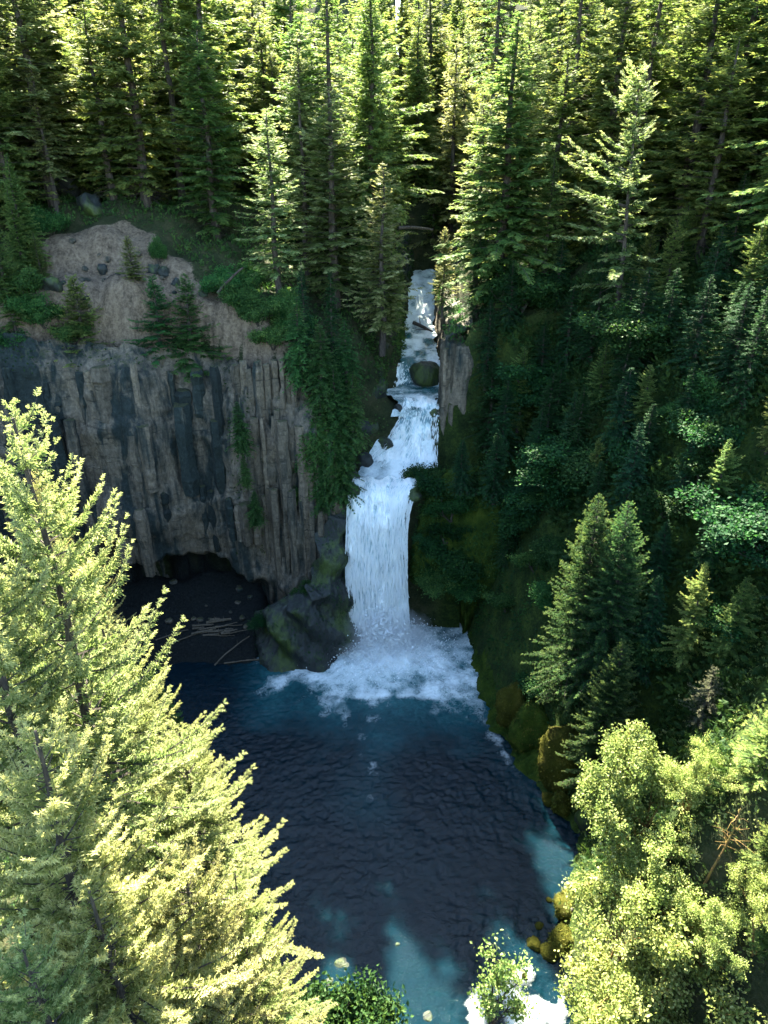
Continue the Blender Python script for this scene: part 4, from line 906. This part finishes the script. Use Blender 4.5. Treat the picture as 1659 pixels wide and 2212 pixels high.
# the forest behind: left plateau, right plateau, head of the valley
fg = np.random.default_rng(77)
BL = np.array([p for p in BARE])
cnt = {'l': 0, 'r': 0, 'm': 0}
FOREST, SKIP = [], set([21, 49, 61, 78, 90, 105, 106, 117, 134, 135, 143, 144, 145, 162, 163, 172, 190, 192, 199, 200, 218, 219, 227, 228, 248, 249, 254, 255, 256, 277, 282, 283, 284, 303, 304, 305, 306, 309, 312, 327, 331, 332, 334, 338, 358, 359, 360, 376, 377, 380, 381, 382, 383, 389, 394, 399, 400, 402, 403, 404, 409, 410, 418, 419, 421, 422, 423, 424, 425, 429, 433, 434, 441, 442, 443, 444, 445, 446, 447, 448, 454, 456, 463, 464, 465, 466, 467, 468, 469, 470, 472, 475, 477, 478, 485, 486, 487, 488, 489])
fi_ = -1
for row, y0 in enumerate(np.concatenate([np.arange(98.8, 172, 6.6), np.arange(172, 232, 9.5)])):
    st = 7.2 if y0 < 172 else 9.5
    for x0 in np.arange(-120, 121, st * 1.2):
        fi_ += 1; fg = np.random.default_rng(7000 + fi_)
        x = x0 + fg.uniform(-2.6, 2.6) + (row % 2) * st / 2; y = y0 + fg.uniform(-2.4, 2.4)
        if abs(x) > y * 0.56 + 14: continue
        if sdist(np.array([x]), np.array([y]))[0] < 3.2: continue
        if sdist(np.array([x]), np.array([y]), BARE)[0] < 2.0: continue
        if x < 0 and y < 116 and x > -62: continue
        if any(2 < (x - hx) * -0.208 + (y - hy) * 0.978 < 36 and abs((x - hx) * 0.978 + (y - hy) * 0.208) < 5.5 for hx, hy in ((-17.5, 119), (0, 118), (13.5, 139), (25, 131), (16, 127))): continue   # glades that let the sun reach the lit firs
        if y < 112 and x < 0: continue
        if x > 18 and y < 118 and x < 46: continue
        z = ground_z(x, y)
        if any((x - a) ** 2 + (y - b) ** 2 < (max(c, 1.2) + 1.6) ** 2 for a, b, c in placed): continue
        pr = ['fir0', 'fir1', 'fir2', 'fir3', 'fir4', 'fir5', 'fir1', 'firs0'][int(fg.integers(0, 8))]
        H = fg.uniform(22, 46) * (1.15 if pr == 'bare' else 1.0)
        wd = fg.uniform(1.35, 1.9)
        if fi_ in SKIP: continue
        k = 'm' if (y > 176 and -20 < x < 32) else ('l' if x < 4 + (y - 110) * 0.06 else 'r')
        cnt[k] += 1
        o = plant(pr, 'fir_tree', (x, y, z - 0.3), 'forest fir', 'tree', {'l': 'firs behind the left cliff', 'r': 'firs on the right plateau', 'm': 'firs at the head of the gorge'}[k], H=H, wide=wd)
        FOREST.append((fi_, o, k, 829.5 + x / y * 1640, y, z + H))
ZL = [(180, 'above the left end of the scree'), (330, 'above the scree near the giant grey trunk'), (480, 'above the right flank of the scree'), (600, 'left of the bright layered fir'), (720, 'behind the bright layered fir'), (2000, 'at the left side of the gorge opening')]
ZR = [(1010, 'at the right side of the gorge opening'), (1120, 'behind the slim sunlit fir'), (1240, 'behind the bright broad fir'), (1360, 'left of the lone fir with long branches'), (1500, 'behind the lone fir with long branches'), (5000, 'in the upper right corner')]
zones = {}
for rec in FOREST:
    q = 'in the hazy middle of the valley head' if rec[2] == 'm' else next(n for lim, n in (ZL if rec[2] == 'l' else ZR) if rec[3] < lim)
    zones.setdefault(q, []).append(rec)
for q, rs in zones.items():
    rs.sort(key=lambda r: r[4]); tall = max(rs[1:] or rs, key=lambda r: r[5])
    for i, r in enumerate(rs):
        r[1]['label'] = ('foremost forest fir ' if i == 0 else 'tallest forest fir ' if r is tall else 'forest fir in the front rows ' if i < len(rs) // 2 else 'forest fir in the back rows ') + q
print('forest', cnt)
fg = np.random.default_rng(78)
# far woods beyond: one mass of small trees
lowp = [conifer('far', 200 + k, 34, 5.0, 0.06, 2.0, 5, 0.3, 0.5, 0.2, 3.0, 0.5, 'flat', 'fir', 0.8, dead=0) for k in range(2)]
Vs, Fs, As, n0 = [], [], [], 0
base = []
for p in lowp:
    me = p['parts'][1][1]; v = np.empty(len(me.vertices) * 3, np.float32); me.vertices.foreach_get('co', v)
    a = np.empty(len(me.vertices), np.float32); me.attributes['tint'].data.foreach_get('value', a); base.append((v.reshape(-1, 3), a))
for k in range(34):
    y = fg.uniform(236, 360); x = fg.uniform(-0.08, 0.14) * y if k < 28 else fg.uniform(-0.5, 0.5) * y * 1.1
    v, a = base[k % 2]; s = fg.uniform(0.85, 1.35); th = fg.uniform(0, 6.28); c_, s__ = math.cos(th), math.sin(th)
    z = float(terrain(np.array([x]), np.array([y]))[0])
    w = np.column_stack([v[:, 0] * c_ - v[:, 1] * s__, v[:, 0] * s__ + v[:, 1] * c_, v[:, 2]]) * s + np.array([x, y, z - 1])
    Vs.append(w); As.append(np.clip(a + fg.normal(0, 0.08), 0, 1)); n0 += len(w)
V = np.concatenate(Vs)
fw_ = link('far_woods', mesh_data('far_woods', V, np.arange(len(V)).reshape(-1, 3), M['fir'], False, {'tint': np.concatenate(As)}))
tag(fw_, 'far conifer woods filling the head of the valley', 'woods', kind='stuff')
print('far woods tris', len(V) // 3)

# undergrowth: leaf sprays on steep ground and walls that nobody could count
def scatter(V, F, N, mask, g, size, out=0.6):
    V = np.asarray(V); F = np.asarray(F)
    c = V[F].mean(1); m = mask(c); F = F[m]
    a, b, d = V[F[:, 0]], V[F[:, 1]], V[F[:, 2]]
    nr = np.cross(b - a, V[F[:, 3]] - a); ar = np.linalg.norm(nr, axis=1); nr = unit(nr)
    k = g.choice(len(F), N, p=ar / ar.sum()); u, v = g.uniform(0, 1, (2, N, 1))
    p = (V[F[k, 0]] * (1 - u) + V[F[k, 1]] * u) * (1 - v) + (V[F[k, 3]] * (1 - u) + V[F[k, 2]] * u) * v
    n = nr[k]; n = np.where((n @ np.array([0, -0.5, 0.9]) < 0)[:, None], -n, n)
    dens = fbm(p * 0.35, 3); ok = dens > -0.12 + g.normal(0, 0.12, N); p, n, dens = p[ok], n[ok], dens[ok]
    N = len(p)
    ax = n * 0.7 + g.normal(0, 0.6, (N, 3)) + np.array([0, 0, 0.1])
    return p + n * (g.uniform(0, 1, (N, 1)) ** 2) * out * (0.5 + 2 * np.clip(dens, 0, 1))[:, None], ax, n + g.normal(0, 0.4, (N, 3)), size * g.uniform(0.6, 1.4, N), np.clip(0.35 + 0.5 * dens + g.normal(0, 0.14, N), 0, 1)
ug = np.random.default_rng(9)
jobs = [('undergrowth', 'plants on the rim above the fluted face right of the gorge', grV, grF, 5000, lambda c: (c[:, 2] > 46.5), 0.5, 0.7, 'drape'),
        ('undergrowth', 'leafy plants on the ledge between overhang and fluted face', TV, TF, 8000, lambda c: (c[:, 0] > 7) & (c[:, 0] < 34) & (c[:, 1] > 95) & (c[:, 1] < 122) & (c[:, 2] > 15) & ~((c[:, 0] < 16) & (c[:, 1] > 108) & (c[:, 1] < 117)), 0.5, 0.8, 'drape'),
        ('undergrowth', 'moss and small ferns on the shaded right shore', bkV, bkF, 9000, lambda c: (c[:, 2] > 0.5), 0.22, 0.25, 'shrub'),
        ('undergrowth', 'low ferns on the mossy slope above the right shore', TV, TF, 9000, lambda c: (c[:, 0] > 12) & (c[:, 1] > 60) & (c[:, 1] < 106) & (sdist(c[:, 0], c[:, 1]) < 11) & (c[:, 2] > 2), 0.34, 0.4, 'shrub'),
        ('undergrowth', 'shaded undergrowth blanketing the steep right slope', TV, TF, 52000, lambda c: (c[:, 0] > 11) & (c[:, 0] < 95) & (c[:, 1] > 45) & (c[:, 1] < 140) & (c[:, 0] < c[:, 1] * 0.62 + 8) & (c[:, 2] > 4) & (c[:, 2] < 70) & ~((c[:, 0] < 15.5) & (c[:, 1] > 103) & (c[:, 1] < 117)) & ((sdist(c[:, 0], c[:, 1]) > 9) | (c[:, 1] < 62)), 0.75, 2.0, 'shrub'),
        ('undergrowth', 'hanging greenery on the mossy overhang right of the fall', ovV, ovF, 12000, lambda c: (c[:, 2] > 8), 0.42, 0.7, 'shrub'),
        ('undergrowth', 'lighter fern tufts on the mossy overhang right of the fall', ovV, ovF, 6000, lambda c: (c[:, 2] > 8), 0.36, 0.9, 'drape'),
        ('undergrowth', 'low green plants along the foot of the left forest', TV, TF, 20000, lambda c: (c[:, 0] > -75) & (c[:, 0] < 8) & (c[:, 1] > 105) & (c[:, 1] < 150) & (c[:, 2] > 40) & (sdist(c[:, 0], c[:, 1], BARE) > 1.5), 0.55, 0.9, 'drape'),
        ('undergrowth', 'green drape of plants on the cliff corner left of the gorge', glV, glF, 7000, lambda c: (c[:, 2] > 31), 0.42, 0.6, 'drape'),
        ('undergrowth', 'bright low plants on the near right bank', TV, TF, 15000, lambda c: (c[:, 0] > 17) & (c[:, 0] < 60) & (c[:, 1] > 22) & (c[:, 1] < 62) & (c[:, 0] < c[:, 1] * 0.9 + 8) & (c[:, 2] > 1), 0.36, 0.8, 'broad')]
jobs.append(('undergrowth', 'green undergrowth on the left bank behind the near firs', TV, TF, 13000, lambda c: (c[:, 0] > -70) & (c[:, 0] < -2) & (c[:, 1] > 22) & (c[:, 1] < 84) & (c[:, 2] > 0.5) & (c[:, 0] > -c[:, 1] * 0.75 - 8), 0.6, 1.0, 'drape'))
jobs.append(('undergrowth', 'mat of green plants hanging beside the fluted columns', lcV, lcF, 9000, lambda c: (c[:, 0] > -15 + 0.25 * (c[:, 2] - 25)) & (c[:, 2] > 24) & (c[:, 2] < 50), 0.45, 1.0, 'drape'))
jobs.append(('undergrowth', 'small ferns and tufts scattered over the left cliff', lcV, lcF, 1500, lambda c: (c[:, 2] > 14) & (np.abs(c[:, 0] + 22) < 3.2) | (c[:, 2] > 45), 0.4, 0.4, 'shrub'))
jobs.append(('undergrowth', 'moss and ferns on the dark rock foot beside the fall', spV, spF, 2600, lambda c: (c[:, 2] > 1.5), 0.30, 0.3, 'shrub'))
for nm, lab, V, F, N, mk, sz, out, mt in jobs:
    p, ax, up, s, tn = scatter(V, F, N, mk, ug, sz, out)
    v, f, a = stamp(p, ax, up, s, tn, 'flat', ug)
    o = link(nm, mesh_data(nm, v, f, M[mt], False, {'tint': a})); tag(o, lab, 'undergrowth', kind='stuff')

# ------------------------------------------------------------------ boulders
def boulder(name, loc, size, label, mat, seed, group=None, rough=0.30, rot=0.0, cat='boulder', sub=4):
    bm = bmesh.new(); bmesh.ops.create_icosphere(bm, subdivisions=sub, radius=1.0)
    co = np.array([v.co[:] for v in bm.verts]); n = fbm(co * 0.9 + seed * 7.1, 4, 0.55)
    cut = np.zeros(len(co)); g = np.random.default_rng(seed)
    for k in range(7):
        d = unit(g.normal(0, 1, 3)); cut = np.maximum(cut, np.clip(co @ d - g.uniform(0.45, 0.8), 0, 1))
    k = 1 + rough * n - 0.75 * cut + (0.10 * fbm(co * 3.1 + seed, 4, 0.6) - 0.16 * np.abs(fbm(co * 1.7 + seed * 3, 3)) if mat in ('mossy', 'moss') else 0)
    co = co * k[:, None] * np.array(size)
    co += 0.06 * max(size) * rough * np.stack([vnoise(co * 2.3 / max(size) * 3 + j * 9) for j in range(3)], -1)
    for v, c in zip(bm.verts, co): v.co = c
    for f in bm.faces: f.smooth = True
    me = bpy.data.meshes.new(name); bm.to_mesh(me); bm.free(); me.materials.append(M[mat])
    o = link(name, me, None, loc); o.rotation_euler = (0, 0, rot); tag(o, label, cat, group)
    if mat in ('mossy', 'moss') and max(size) > 1.2:       # tufts of moss and fern on the stone
        g = np.random.default_rng(seed + 900); k = g.integers(0, len(co), int(260 * max(size) ** 1.2)); nn = unit(co[k] / np.array(size) ** 2)
        v, f, a = stamp(co[k] * 0.99, nn * 0.6 + g.normal(0, 0.6, (len(k), 3)), nn + g.normal(0, 0.3, (len(k), 3)), 0.26 * g.uniform(0.5, 1.4, len(k)), np.clip(0.4 + g.normal(0, 0.25, len(k)), 0, 1), 'flat', g)
        link('moss_tufts', mesh_data('moss_tufts', v, f, M['mosstuft'], False, {'tint': a}), o)['kind'] = 'stuff'
    return o
M['mosstuft'] = leaf_mat('moss_tuft', [(0.0, (0.018, 0.030, 0.006)), (0.5, (0.070, 0.080, 0.012)), (1.0, (0.17, 0.15, 0.03))], 0.2)
boulder('boulder', (7.6, 127.0, 38.4), (3.0, 2.6, 3.4), 'dark round mossy boulder splitting the stream above the falls', 'darkrock', 3)
for k, (x, y, z, s_, lab) in enumerate(((-5.4, 103.2, 26.2, 1.3, 'wet dark rock at the left side of the lip'), (-5.0, 107.2, 26.8, 1.1, 'wet dark rock on the left edge of the foaming basin'), (-3.4, 111.4, 27.5, 1.5, 'dark rock step left of the upper waterfall foot'),
        (0.2, 113.4, 30.2, 1.3, 'dark rock step halfway up the upper waterfall'), (4.9, 102.6, 26.0, 1.2, 'dark mossy rock at the right side of the lip'), (7.3, 107.6, 26.7, 1.3, 'dark mossy rock right of the foaming basin'), (10.2, 117.2, 36.2, 1.2, 'wet rock at the right end of the middle pool'), (8.3, 115.4, 35.0, 0.8, 'dark rock breaking the top of the upper waterfall'), (2.4, 116.0, 35.6, 0.9, 'dark rock at the left top of the upper waterfall'))):
    boulder('rock', (x, y, z), (s_ * 1.2, s_, s_), lab, 'darkrock', 130 + k, 'wet rocks edging the falls', 0.5, k, 'rock', 3)
MB_ = 'mossy boulders on the right shore'
for k, (x, y, z, sx, sy, sz_, mt, lab) in enumerate(((18.2, 78.5, 3.2, 2.6, 3.4, 4.6, 'mossy', 'tall green yellow mossy boulder first along the right shore'),
        (20.0, 74.0, 3.5, 3.0, 3.4, 5.4, 'moss', 'dark green mossy boulder between the two sunlit ones'), (24.4, 67.0, 4.8, 3.3, 4.6, 6.6, 'mossy', 'large golden mossy boulder leaning over the shore'),
        (22.3, 63.8, 1.0, 1.6, 1.5, 2.2, 'mossy', 'small mossy knob at the foot of the golden boulder'), (24.8, 62.6, 1.3, 1.6, 1.6, 2.6, 'mossy', 'second mossy knob beside the water below the golden boulder'),
        (21.0, 65.0, 0.4, 0.9, 0.9, 1.0, 'mossy', 'tiny yellow moss stone in the water by the golden boulder'), (26.5, 60, 2.2, 3.4, 3.2, 4.0, 'darkrock', 'dark shaded boulder under the pale alder'),
        (20.6, 50.5, 0.4, 2.6, 2.4, 1.6, 'mossy', 'flat yellow mossy rock on the near right bank'), (19.0, 46.8, 0.2, 1.9, 2.2, 1.3, 'mossy', 'mossy shelf rock beside the log on the near bank'))):
    boulder('boulder', (x, y, z), (sx, sy, sz_), lab, mt, 20 + k, MB_, 0.26, k * 0.7)
RG = 'stones in the water near the rapids'
for k, (px, py, s, mt, lab) in enumerate(((738, 2075, 1.1, 'darkrock', 'dark stone just under the surface near the left shore'), (715, 2120, 0.8, 'darkrock', 'smaller dark stone at the left shore'), (770, 2100, 0.6, 'darkrock', 'little dark stone right of the larger one near the left shore'),
        (1185, 1945, 0.35, 'mossy', 'small round yellow stone off the near right bank'), (1165, 2000, 0.5, 'mossy', 'mossy stone at the waterline below the bank log'), (1150, 2040, 0.9, 'mossy', 'flat mossy stone just above the rapids'),
        (1190, 2060, 1.0, 'mossy', 'brown mossy stone beside the rapids'), (1135, 2110, 0.45, 'mossy', 'yellow stone standing in the white rapids'), (920, 2190, 0.9, 'darkrock', 'dark stone breaking the water at the bottom edge'), (1220, 2150, 0.8, 'darkrock', 'wet stone at the right side of the rapids'), (860, 2040, 0.5, 'darkrock', 'small dark stone awash in the near pool'))):
    x, y, _ = at(px, py, 10); D = 10 * CAMZ / (CAMZ - _); x, y, _ = at(px, py, D)
    boulder('stone', (x, y, -0.42 * s if mt == 'darkrock' else 0.1), (s * 1.2, s, s * 0.65), lab, mt, 60 + k, RG, 0.3, k, 'stone', 3)
for k, (px, py, D, s, lab) in enumerate(((225, 585, 112.5, 1.0, 'dark upright rock on the left part of the scree'), (332, 590, 114, 1.15, 'left of two dark rocks lying on the scree'), (355, 595, 114, 0.95, 'right of two dark rocks lying on the scree'), (380, 615, 112, 0.7, 'small dark rock below the pair on the scree'),
        (140, 412, 127, 3.4, 'large dark outcrop at the head of the scree slope'), (200, 455, 127, 2.2, 'dark outcrop right of the large one atop the scree'), (440, 640, 111, 1.0, 'dark rock low on the right side of the scree'), (115, 620, 108, 1.6, 'dark ledge rock left of the lone sapling'))):
    x, y, z = slope_hit(px, py, 104, 150)
    boulder('rock', (x, y, z + 0.1 * s), (s, s * 0.9, s * 1.1), lab, 'darkrock', 90 + k, 'dark rocks on the scree slope', 0.75, k, 'rock', 3)
sc = np.random.default_rng(14)
for k in range(46):                                     # loose stones on the scree
    x, y = sc.uniform(-56, -26), sc.uniform(108, 125)
    if sdist(np.array([x]), np.array([y]), BARE)[0] > -1.0: continue
    s = sc.uniform(0.3, 0.75)
    boulder('stone', (x, y, ground_z(x, y) + 0.05), (s, s, s * 0.8), 'small loose stone lying on the bare scree slope', 'rock', 300 + k, 'loose stones on the scree', 0.4, k, 'stone', 2)
# rubble in the cave
for k in range(22):
    x, y = sc.uniform(-46, -20), sc.uniform(97, 107); s = sc.uniform(0.3, 0.9)
    boulder('stone', (x, y, ground_z(x, y) + 0.1), (s, s, s * 0.7), 'grey rubble stone inside the cave under the cliff', 'rock', 400 + k, 'rubble in the cave', 0.4, k, 'stone', 2)

# ------------------------------------------------------------------ logs
def log(name, a, b, r, label, mat='drift', group=None, bend=0.03, seed=0, cat='log'):
    a, b = np.array(a, float), np.array(b, float); L = np.linalg.norm(b - a); g = np.random.default_rng(seed)
    acc = Acc(); t = np.linspace(0, 1, 7); up = np.array([0, 0, 1.0])
    pts = (b - a)[None] * t[:, None] + up * (np.sin(t * np.pi) * bend * L)[:, None] + g.normal(0, 0.012 * L ** 0.5, (7, 3))
    tube(acc, pts, r * (1 - 0.35 * t), 8)
    acc.add(np.vstack([acc.V[0][:8], pts[0][None]]), np.stack([(np.arange(8) + 1) % 8, np.arange(8), np.full(8, 8)], -1))
    for k in range(2):                                   # broken stubs
        q = pts[2 + 2 * k]; tube(acc, np.array([q, q + g.normal(0, 1, 3) * r * 2.2 + up * r * 1.5]), [r * 0.3, r * 0.12], 4)
    o = link(name, acc.mesh(name, M[mat]), None, a); tag(o, label, cat, group); return o
log('log', at(893, 697, 149), at(940, 722, 146), 0.42, 'dark fallen log lying across the stream in the gorge', 'bark', seed=1)
log('log', (19.8, 49.2, 1.5), (23.5, 49.6, 2.4), 0.22, 'short brown log on the near right bank above the water', 'bark', seed=2)
log('log', (-27.5, 92.0, 0.3), (-22.5, 97.0, 2.3), 0.13, 'long thin pole lying down the gravel below the cave', seed=3, bend=0.05)
log('log', at(1310, 2090, 41), at(1390, 1900, 42), 0.13, 'leaning mossy trunk between the near alders', 'barkmoss', seed=4)
h = slope_hit(1480, 2020, 28, 80); log('log', (h[0], h[1], h[2] + 0.2), (h[0] + 1.9, h[1] - 0.4, h[2] + 5.2), 0.14, 'broken orange trunk leaning among the right alders', 'barkmoss', bend=0.0, seed=5)
log('log', at(470, 632, 113), at(525, 578, 112.4), 0.22, 'curved fallen trunk at the right end of the scree', 'bark', seed=6)
log('log', at(862, 492, 136), at(935, 497, 139), 0.3, 'dead trunk spanning the gorge high above the stream', 'bark', seed=8)
lg = np.random.default_rng(31)
for k in range(26):
    x, y = -28 + lg.normal(0, 2.4), lg.uniform(97.2, 99.8); th = lg.normal(0.12, 0.16); L = lg.uniform(1.2, 4.6)
    d = np.array([math.cos(th), math.sin(th) * 0.6]) * L / 2; r = lg.uniform(0.06, 0.2)
    z0, z1 = ground_z(x - d[0], y - d[1]), ground_z(x + d[0], y + d[1]); h = r + lg.uniform(0, 0.5)
    log('driftwood_log', (x - d[0], y - d[1], z0 + h), (x + d[0], y + d[1], z1 + h), r, 'weathered driftwood log in the pile at the mouth of the cave', 'drift', 'driftwood piled in the cave', 0.0, 500 + k)
for k, (a, b) in enumerate((((-36, 95.6), (-31.5, 97.6)), ((-38, 96.5), (-33, 98.5)), ((-22.5, 93.2), (-18.5, 93.6)), ((-26, 92.6), (-20.5, 93.4)))):
    log('driftwood_log', (*a, max(ground_z(*a), 0) + 0.15), (*b, max(ground_z(*b), 0) + 0.2), 0.12, ['pale branch on the gravel at the left of the driftwood pile', 'second pale branch above the left one on the gravel', 'floating stick at the water edge right of the gravel', 'long floating stick along the shaded gravel edge'][k], 'drift', None, 0.02, 540 + k)
# bare twisted snag among the alders
acc = Acc(); sn = np.random.default_rng(3)
tr_ = np.array([(0, 0, 0), (0.3, 0, 2.2), (0.9, 0.2, 4.5), (1.3, 0.3, 7.0), (1.4, 0.5, 9.0)]); tube(acc, tr_, [0.13, 0.11, 0.085, 0.06, 0.03], 6)
for k in range(34):
    q = tr_[2] + (tr_[4] - tr_[2]) * sn.uniform(0, 1); d = unit(sn.normal(0, 1, 3) + np.array([0.2, 0, 0.1])); L = sn.uniform(0.6, 2.0)
    tube(acc, np.array([q, q + d * L * 0.5 + [0, 0, 0.1], q + d * L + sn.normal(0, 0.2, 3)]), [0.035, 0.024, 0.010], 3)
x, y, z = at(1490, 2010, 41); o = link('dead_snag', acc.mesh('dead_snag', M['barkmoss']), None, (x, y, max(ground_z(x, y), z) - 0.3))
tag(o, 'bare twisted snag with orange bark standing among the right alders', 'snag')

print('unique tris', sum(len(p.vertices) - 2 for me in bpy.data.meshes if me.users for p in me.polygons) if False else sum(len(me.loops) - 2 * len(me.polygons) for me in bpy.data.meshes if me.users))
